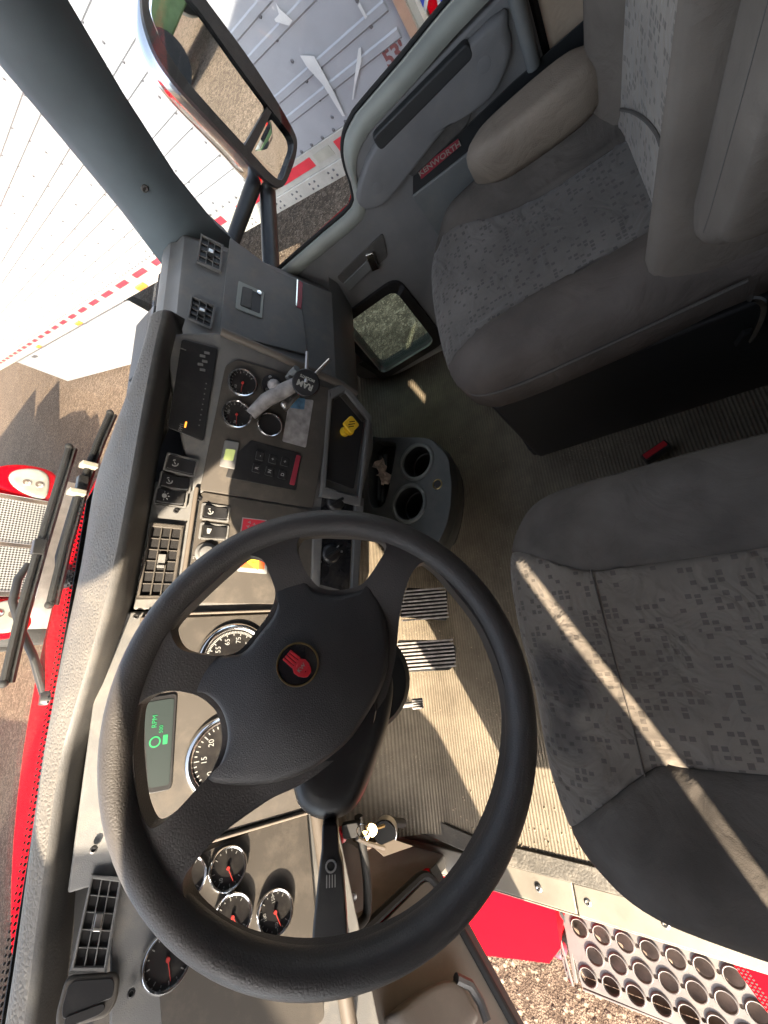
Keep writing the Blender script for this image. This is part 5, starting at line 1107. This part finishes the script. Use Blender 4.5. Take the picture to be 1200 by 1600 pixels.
# left kick panel between the dash and the open door
m = MB(); m.add([(-.60, .80, -.02), (-.60, .98, -.02), (-.66, 1.0, .60), (-.64, .74, .60), (-.62, .72, .20)], [[0, 1, 2, 3, 4]]); m.add([(-.68, .80, -.02), (-.68, .98, -.02), (-.72, 1.0, .60), (-.70, .74, .60), (-.69, .72, .20)], [[0, 1, 2, 3, 4]])
kick = MB(); kick.prism(Frame((-.64, .86, .3), (1, 0, .08)), [(-.12, -.32), (.10, -.32), (.135, -.1), (.13, .30), (-.12, .30)], -.035, 0); mk('hinge_pillar', kick, M['alu'], cab, bev=.006)

# ================================================================== right mirror
MI = FR['MI']
mt = thing('side_mirror', 'big right side mirror with chrome back, long main glass and small lower glass', 'mirror', MI.O)
mo = [(p.x, p.y) for p in spline([X((a, b, 0)) for a, b in [(-.108, -.01), (-.106, .107), (-.102, .17), (-.088, .215), (-.058, .248), (-.02, .268), (.04, .282), (.098, .268), (.125, .22), (.125, .147), (.115, .008), (.084, -.132), (.049, -.166), (-.025, -.170), (-.085, -.160), (-.108, -.125), (-.112, -.063)]], 4)]
mi_ = [(p.x, p.y) for p in spline([X((a, b, 0)) for a, b in [(-.082, -.01), (-.079, .09), (-.073, .157), (-.052, .215), (-.018, .252), (.03, .262), (.078, .24), (.089, .18), (.084, .12), (.075, .05), (.066, -.05), (.061, -.135), (.036, -.156), (-.02, -.156), (-.072, -.151), (-.084, -.11), (-.083, -.06)]], 4)]
V, F = pillow(mo, -.006, .085, .05, rings=4, lower=.002)
m = MB().add([MI.p(u, v, -n) for u, v, n in V], F); mk('housing', m, M['chrome'], mt, ang=60)
m = MB(); ko = len(mo)
for i in range(ko): m.prism(MI, [mo[i], mo[(i+1) % ko], mi_[(i+1) % ko], mi_[i]], .002, .016)
mk('mirror_rim', m, M['black'], mt, ang=30)
m = MB(); m.prism(MI, mi_, -.001, .004); mk('mirror_backing', m, M['black'], mt)
m = MB(); m.prism(MI, rp([(-.078, -.022), (.058, -.046), (.086, .18), (.074, .235), (.03, .255), (-.016, .247), (-.05, .208), (-.072, .155)], .012), .004, .0075); mk('mirror_glass', m, M['mirror'], mt)
m = MB(); m.prism(MI, [(-.086, -.024), (.070, -.050), (.070, -.066), (-.086, -.046)], .003, .013); mk('mirror_bar', m, M['black'], mt)
m = MB(); lo_ = rp([(-.078, -.050), (.061, -.066), (.056, -.132), (.032, -.150), (-.070, -.146)], .015)
cu_, cv_ = -.01, -.105; k = len(lo_)
V = []; F = []
for j, s_ in enumerate((1, .75, .5, .25, .02)): V += [MI.p(cu_+(p[0]-cu_)*s_, cv_+(p[1]-cv_)*s_, .005+.006*(1-s_*s_)) for p in lo_]
for j in range(4):
    for i in range(k): F.append([j*k+i, j*k+(i+1) % k, (j+1)*k+(i+1) % k, (j+1)*k+i])
F.append([4*k+i for i in range(k)]); m.add(V, F); mk('wide_angle_glass', m, M['mirror'], mt, ang=80)
m = MB(); tp = MI.p(-.09, -.10, -.04)
m.tube([tp, X((1.14, .90, .70))], [.024, .020], 12); mk('mirror_arm', m, M['black'], mt)
m = MB(); m.tube([MI.p(-.04, -.12, -.04), X((1.16, .82, .575))], [.024, .028], 12); mk('mirror_arm', m, M['black'], mt)

# ================================================================== entry step below the sill
stp = thing('entry_step', 'worn aluminium entry step punched with rows of large round holes', 'step', (-.95, .3, -.45))
ST = Frame((0, 0, -.42), (0, 0, 1))
u0, u1, v0, v1 = -1.09, -.885, -.10, .565
m = MB(); P = [(u0+.01, v1-.02), (u1, v1+.012), (u1, v0), (u0, v0)]
cells = []
hr = .0225; pitch = .064
holes_ = []
for j in range(10):
    for i in range(3):
        u = u0+.042+i*.060; v = v1-.045-j*pitch-(pitch/2 if i % 2 else 0)
        if v > v0+.03: holes_.append((u, v))
bmw = bmesh.new(); ed = loop(P)
for u, v in holes_: ed += loop(circ(u, v, hr, 18))
small = []
for u, v in holes_:
    if v-pitch/2 > v0+.02: small.append((u, v-pitch/2)); ed += loop(circ(u, v-pitch/2, .0058, 8))
bmesh.ops.triangle_fill(bmw, use_beauty=True, use_dissolve=False, edges=ed)
hs = [circ(u, v, hr*1.001, 18) for u, v in holes_]+[circ(u, v, .006, 8) for u, v in small]
bmesh.ops.delete(bmw, geom=[f for f in bmw.faces if any(inside(f.calc_center_median(), h_) for h_ in hs)], context='FACES_ONLY')
bmw.verts.index_update(); V2 = [(v.co.x, v.co.y) for v in bmw.verts]; F2 = [[v.index for v in f.verts] for f in bmw.faces]; bmw.free()
ec = Counter(tuple(sorted((f[i], f[(i+1) % len(f)]))) for f in F2 for i in range(len(f))); nv = len(V2)
m = MB(); m.add([ST.p(u, v, 0) for u, v in V2]+[ST.p(u, v, -.004) for u, v in V2], [list(f) for f in F2]+[[i+nv for i in f[::-1]] for f in F2]+[[a, b, b+nv, a+nv] for (a, b), c_ in ec.items() if c_ == 1])
for u, v in holes_: m.lathe(ST.p(u, v, 0), (0, 0, 1), [(hr, -.003), (hr, .006), (hr+.002, .0065), (hr+.005, .001)], 20, cap=False)
mk('step_plate', m, M['stepm'], stp, ang=40)
m = MB()
m.box(ST, u0, u0+.006, v0, v1-.02, -.05, .0); m.box(ST, u0+.012, u1, v1-.008, v1+.004, -.05, -.001); m.box(ST, u1-.005, u1, v0, v1, -.05, 0)
mk('step_flange', m, M['stepm'], stp, bev=.002)
m = MB(); f0 = X((u1+.01, v1+.035, -.41)); f1 = X((u0+.01, v1+.005, -.41))
for a, b in ((f0, f1), (f0+X((0, .018, -.02)), f1+X((0, .018, -.02)))): m.tube([a, b], .004, 6)
for i in range(7):
    a = f0.lerp(f1, i/6); b = (f0+X((0, .018, -.02))).lerp(f1+X((0, .018, -.02)), min(1, (i+.5)/6)); m.tube([a, b], .0025, 5)
mk('step_truss', m, M['stepm'], stp)
m = MB(); m.box(ST, u0+.008, u1-.006, v0, v1-.010, -.056, -.048); mk('step_shade_plate', m, M['holeshade'], stp)  # plate added under the holes so they look shaded
m = MB(); m.wbox((-.74, -.1, -1.0), (-.71, .56, -.46)); mk('step_backplate', m, M['red'], stp, bev=.004)
t = thing('trailer_plug', 'dark red and black round plug hanging on a cable beside the entry step', 'plug', (-1.1112,0.6676,-0.6000))
m = MB(); pc = X((-1.1176,0.6711,-0.6000)); m.lathe(pc+X((0, 0, -.10)), (.2, .1, 1), [(.03, 0), (.043, .02), (.045, .05), (.038, .07), (.03, .10), (.014, .13)], 20); mk('plug_body', m, M['gloss'], t, bev=.002)
m = MB(); m.lathe(pc+X((0, 0, -.02)), (.2, .1, 1), [(.030, 0), (.033, .012), (.028, .022), (.018, .03)], 20); mk('plug_cap', m, M['redface'], t)
m = MB(); m.tube(spline([pc+X((0, 0, .01)), X((-1.0040,0.6212,-0.5000)), X((-0.8644,0.5540,-0.3500)), X((-.75, .60, -.2))], 5, False), .011, 8); mk('cable', m, M['rubber'], t)
t = thing('side_fairing', 'red perforated fairing panel at the rear end of the entry step', 'fairing', (-.84, .05, -.38))
m = MB(); FA = Frame((-.86, .0, -.36), (-.25, .1, 1)); q = [FA for _ in ()]
fp_ = [((X(p)-FA.O).dot(FA.U), (X(p)-FA.O).dot(FA.V)) for p in [(-0.8594,0.1396,-0.3600),(-0.8505,0.0475,-0.3600),(-0.8911,-0.0035,-0.3600),(-1.0082,0.0415,-0.3600),(-0.9747,0.0884,-0.3600)]]
m.prism(FA, fp_, -.01, 0); fa_ = mk('fairing_skin', m, M['red'], t, bev=.003)
m = MB()
b0 = X((*fp_[0], 0)); b1 = X((*fp_[4], 0)); b2 = X((*fp_[1], 0))
for i in range(14):
    for j in range(3): p = b0.lerp(b1, (i+.5)/14)+(b2-b0)*(.08+.1*j); m.lathe(FA.p(p.x, p.y, 0), FA.N, [(.0028, 0), (.0026, .0012)], 8)
mk('fairing_perforation', m, M['dark'], fa_)

# ================================================================== neighbouring trailer on the right
TR = FR['TR']
tr = thing('semi_trailer', 'long white ribbed semi trailer parked close on the right, red and white tape along it', 'trailer', TR.O+TR.U*-3)
L0, L1, TOP = -14.9, 1.04, 2.78
m = MB(); m.box(TR, L0, L1, .20, TOP, -2.5, 0); side = mk('trailer_body', m, M['trailer'], tr, bev=.004)
m = MB()
v = .36
while v < TOP-.1:
    for d_ in (0, .092):
        rows = [[TR.p(u, v+d_-.022, -.002), TR.p(u, v+d_-.012, .006), TR.p(u, v+d_+.015, .006), TR.p(u, v+d_+.022, -.002)] for u in (L0+.05, L1-.035)]
        m.loft(rows)
    v += .262
mk('side_rib', m, M['trailer'], tr, ang=30)
m = MB(); u = L1-.13
while u > L0:
    v = .26
    while v < 2.2 and u > -9:
        m.lathe(TR.p(u, v, 0), TR.N, [(.0095, 0), (.006, .005)], 6); v += .087
    u -= .41
for i in range(110): m.lathe(TR.p(L1-.05-i*.088, .212, .002), TR.N, [(.010, 0), (.006, .006)], 6)
rv = mk('rivets', m, M['rivet'], tr); rv['kind'] = 'stuff'
m = MB(); m.box(TR, L0, L1, .085, .20, -.06, .006); m.box(TR, L0, L1, .0, .085, -.06, .016); rl = mk('bottom_rail', m, M['trailrail'], tr, bev=.003)
m = MB(); u = L1-.05
while u > -9:
    for du in (0, .045):
        for v in (.025, .058): m.lathe(TR.p(u-du, v, .016), TR.N, [(.008, 0), (.005, .005)], 6)
    u -= .17
r2 = mk('rivets', m, M['rivet'], rl); r2['kind'] = 'stuff'
for i in range(30):
    u = L1-.16-i*.50
    m = MB(); m.box(TR, u-.13, u, .118, .172, .006, .0085); mk('reflective_tape', m, M['tape_white'], rl)
    m = MB(); m.box(TR, u-.46, u-.16, .118, .172, .006, .0085); mk('reflective_tape', m, M['tape_red'], rl)
for u in [a[0] for a in [(-2.6562,0.0115),(-5.0240,-0.0046),(-7.6986,-0.0426)]]:
    m = MB(); m.box(TR, u-.10, u+.10, .018, .072, .016, .045); mk('marker_lamp', m, M['lamp_o'], rl, bev=.008)
m = MB(); m.box(TR, L1, L1+.045, .0, TOP, -2.5, .012); mk('corner_post', m, M['steel'], tr, bev=.004)
m = MB(); m.box(TR, L1+.045, L1+.075, .05, TOP, -.30, .004); mk('door_edge', m, M['tape_white'], tr)
# side skirt
m = MB(); m.box(TR, -10.8, -3.5, -1.05, -.02, -.08, -.05); skt = mk('side_skirt', m, M['trailer'], tr, bev=.004)
m = MB()
for u in (-8.2, -6.0): m.box(TR, u-.004, u+.004, -1.05, -.02, -.05, -.0485)
mk('skirt_joint', m, M['rivet'], skt)
m = MB(); m.box(TR, -9.4, -9.05, -.16, -.10, -.05, -.04); mk('skirt_label', m, M['rivet'], skt)
m = MB(); m.box(TR, L0+2.5, L1-2, -.16, .0, -2.1, -.3); mk('trailer_frame', m, M['black'], tr)
for wu in (-4.2, -5.5):
    m = MB()
    for dn in (-.35, -2.15): m.lathe(TR.p(wu-.9, -.70, dn), TR.N, [(.3, -.28), (.49, -.26), (.51, -.2), (.51, -.05), (.48, 0), (.28, -.02), (.27, -.1), (.1, -.1)], 36)
    mk('trailer_wheel', m, M['tyre'], tr)
# lettering, scuffs
p = (0.9731,0.2974); e = X((*(1.0243,0.3132), 0))-X((*(0.9142,0.2936), 0)); text("53'", TR, p[0]-.03, p[1]+.012, .088, M['ink'], tr, 'lettering', n=.002, bold=.003)
sc1 = MB()
for pts in ([(0.6098,0.6900),(0.6081,0.6692),(0.6232,0.6342),(0.6283,0.6178),(0.6018,0.6140),(0.5581,0.6520),(0.5601,0.6601),(0.5920,0.6605)], [(0.5619,0.5205),(0.6201,0.4867),(0.6030,0.3560),(0.5757,0.2376),(0.5634,0.2438),(0.5734,0.3917),(0.5570,0.4782)], [(0.9225,0.5149),(0.9231,0.4679),(0.9110,0.4660),(0.9106,0.5132)], [(0.8341,0.4065),(0.8038,0.3678),(0.7146,0.3123),(0.6662,0.2730),(0.6603,0.2760),(0.7486,0.3498),(0.8210,0.4087)]):
    sc1.prism(TR, pts, .0115, .0128)
mk('scuff_mark', sc1, M['scuff'], tr)
g1 = MB(); p = (0.6593,0.5731)
for pts in ([(-2.1107,0.9497),(-1.9811,0.9337),(-2.0249,0.9175),(-2.1442,0.9276)], [(-2.3678,0.3537),(-2.1985,0.3475),(-2.2382,0.3295),(-2.4025,0.3322)]): g1.prism(TR, pts, .001, .003)
for a in range(16):
    c_ = X((*(-6.1673,0.5726), 0)); g1.prism(TR, [(c_.x-.8+a*.11+random.uniform(-.03, .03), c_.y+random.uniform(-.05, .05)+.02), (c_.x-.74+a*.11, c_.y+.02), (c_.x-.72+a*.11, c_.y+.06)], .001, .003)
mk('grime_mark', g1, M['tag'], tr)

# red board with a big number at the rear end of the trailer
rvt = thing('number_board', 'red upright board with a large blue and white number, at the white trailer rear end', 'board', TR.p(1.3, -1.2, -.05))
m = MB(); m.box(TR, 1.125, 1.52, -.9, .66, -.08, -.03); mk('board_panel', m, M['red'], rvt, bev=.006)
m = MB()
for u in (1.18, 1.46): m.box(TR, u-.025, u+.025, -1.2, -.9, -.08, -.03); m.box(TR, u-.03, u+.03, -1.2, -1.17, -.3, .2)
mk('board_stand', m, M['steel'], rvt, bev=.003)
p = (1.1726,0.3158); text('2', TR, p[0], p[1], .26, M['scuff'], rvt, 'number', n=-.027, bold=.016); text('2', TR, p[0], p[1], .26, M['blue'], rvt, 'number', n=-.024, bold=.002)

# ================================================================== truck facing us ahead
FT = FR['FT']
ft = thing('facing_truck', 'red truck parked nose to us ahead, with wire mesh grille and clear headlight', 'truck', (1.80, 9, -1.25))
m = MB()
hp2 = lambda y, z0, z1, hw: [X((1.80-hw, y, z0)), X((1.80-hw*1.0, y, z0+(z1-z0)*.6)), X((1.80-hw*.8, y, z1)), X((1.80, y, z1+.05)), X((1.80+hw*.8, y, z1)), X((1.80+hw*1.0, y, z0+(z1-z0)*.6)), X((1.80+hw, y, z0))]
m.loft([hp2(8.15, -.55, .52, .95), hp2(8.5, -.55, .72, 1.1), hp2(9.3, -.5, .95, 1.16), hp2(10.2, -.4, 1.1, 1.18)]); m.add(hp2(8.15, -.55, .52, .95), [list(range(7))]); mk('hood', m, M['red'], ft, ang=40)
for s_ in (-1, 1):
    m = MB(); V, F = pillow([(p.x, p.y) for p in spline([X((1.80+s_*a, b, 0)) for a, b in [(.80, -.54), (1.28, -.54), (1.36, -.2), (1.24, .16), (1.0, .22), (.84, .07)]], 4)], -.3, .16, .08, rings=4, lower=.01); FF = Frame((0, 8.15, 0), (0, -1, 0)); mk('fender', put(FF, V, F), M['red'], ft, ang=60)
    V, F = pillow([(p.x, p.y) for p in spline([X((1.80+s_*a, b, 0)) for a, b in [(.82, -.44), (1.20, -.44), (1.30, -.26), (1.20, .0), (1.02, .04), (.86, -.14)]], 4)], .10, .20, .05, rings=4, lower=.01); hl_ = mk('headlight', put(FF, V, F), M['lens'], ft, ang=60)
    m = MB()
    for a, b in ((1.02, -.17), (1.03, -.33)): m.lathe((1.80+s_*a, 7.955, b), (0, -1, 0), [(.055, 0), (.058, .012), (.045, .012), (.02, .004)], 20)
    mk('lamp', m, M['chrome'], hl_)
for a, b in ((-.70, -.035), (.035, .70)):
    m = MB(); m.prism(FT, rp([(a, -.44), (b, -.44), (b, .50), (a, .50)], .03), .0, .03); mk('grille_mesh', m, M['grille'], ft)
m = MB()
for a, b, c_, d_ in ((-.78, -.70, -.48, .54), (.70, .78, -.48, .54), (-.036, .036, -.48, .54), (-.78, .78, .50, .56), (-.78, .78, -.50, -.44)): m.box(FT, a, b, c_, d_, .0, .05)
mk('grille_surround', m, M['chrome'], ft, bev=.012)
m = MB(); m.loft([[X((1.80+x, 7.83+.25*(abs(x)/1.22)**3, z)) for x in [i/10*1.24 for i in range(-10, 11)]] for z in (-1.02, -.98, -.60, -.54)]); m.loft([[X((1.80+x, y+.25*(abs(x)/1.22)**3, -.54)) for x in [i/10*1.24 for i in range(-10, 11)]] for y in (7.83, 8.2)]); mk('bumper', m, M['steel'], ft, ang=50)
m = MB(); m.wbox((.35, 10.2, -.5), (2.75, 12.3, 2.3)); mk('cab', m, M['red'], ft, bev=.08)
m = MB(); m.wbox((.45, 10.18, 1.05), (2.65, 10.25, 1.75)); mk('windscreen', m, M['gloss'], ft, bev=.02)
m = MB(); m.wbox((.3, 12.6, -.1), (2.85, 19, 2.95)); mk('box_body', m, M['trailer'], ft, bev=.02)
for x in (.5, 2.6):
    m = MB()
    for y in (9.0, 11.6, 17.5): m.lathe((x, y, -.73), (1, 0, 0), [(.2, -.14), (.5, -.13), (.52, -.08), (.52, .08), (.5, .13), (.2, .14)], 30)
    mk('wheel', m, M['tyre'], ft)

# ================================================================== things the mirror sees and a neighbour on the left
t = thing('left_trailer', 'white box trailer parked to the left ahead, outside the windscreen edge', 'trailer', (-7, 12, -1.25))
m = MB(); m.wbox((-9.4, 6, -.05), (-6.9, 20, 2.8)); mk('trailer_body', m, M['trailer'], t, bev=.02)
m = MB()
for y in (17, 18.3): m.lathe((-7.1, y, -.74), (1, 0, 0), [(.2, -.14), (.5, -.13), (.51, 0), (.5, .13), (.2, .14)], 28); 
m.wbox((-8.8, 7, -.3), (-7.4, 19, -.06)); m.wbox((-8.9, 8, -1.25), (-8.75, 8.15, -.2)); m.wbox((-7.3, 8, -1.25), (-7.15, 8.15, -.2)); mk('running_gear', m, M['tyre'], t)
def reflected(name, label, cat, x, y):
    return thing(name, label, cat, (x, y, -1.25))
t = reflected('loader', 'green wheel loader standing behind the truck, seen only in the mirror', 'loader', 4.2, -12.8)
m = MB(); o_ = t.location
m.wbox(o_+X((-1.6, -.9, .6)), o_+X((1.2, .9, 1.5))); m.prism(Frame(o_+X((0, 0, 0)), (0, 1, 0)), [(-1.2, 1.1), (-2.2, 1.5), (-3.0, .5), (-2.7, .4), (-2.1, 1.1)], -.6, .6); mk('loader_body', m, M['green'], t, bev=.05)
m = MB(); m.wbox(o_+X((-.5, -.75, 1.5)), o_+X((.7, .75, 2.7))); mk('loader_cab', m, M['gloss'], t, bev=.04)
m = MB()
for x in (-1.0, .9):
    for y in (-.95, .95): m.lathe(o_+X((x, y, .55)), (0, 1, 0), [(.2, -.2), (.52, -.19), (.55, 0), (.52, .19), (.2, .2)], 28)
mk('loader_wheel', m, M['tyre'], t)
t = reflected('red_tractor', 'red flat fronted lorry standing far behind the truck, seen only in the mirror', 'lorry', 6.3, -17.5)
o_ = t.location; m = MB(); m.wbox(o_+X((-1.2, -1.1, .6)), o_+X((1.2, 1.1, 2.9))); mk('lorry_cab', m, M['red'], t, bev=.1)
m = MB(); m.wbox(o_+X((-1.24, -1.0, 1.7)), o_+X((1.24, 1.14, 2.5))); mk('lorry_window', m, M['gloss'], t, bev=.05)
m = MB(); m.lathe(o_+X((0, 0, .5)), (1, 0, 0), [(.2, -1.15), (.5, -1.12), (.5, 1.12), (.2, 1.15)], 26); mk('lorry_wheel', m, M['tyre'], t)
m = MB()
for i in range(70):
    a = -14+i*.75; c_ = X((a, -34+random.uniform(-2, 2)-.1*a, -1.25)); rr_ = random.uniform(1.0, 2.4)
    for q in range(26): 
        d_ = X((random.gauss(0, 1), random.gauss(0, 1), abs(random.gauss(0, 1)))).normalized()*rr_*random.uniform(.5, 1); s_ = X((random.gauss(0, 1), random.gauss(0, 1), random.gauss(0, 1))).normalized()*.5; e_ = s_.orthogonal().normalized()*.4
        m.add([c_+d_, c_+d_+s_, c_+d_+s_+e_, c_+d_+e_], [[0, 1, 2, 3]])
h_ = mk('tree_line', m, M['hedge']); h_['kind'] = 'stuff'; tag(h_, 'dark line of trees far behind the yard, seen only in the mirror', 'trees')
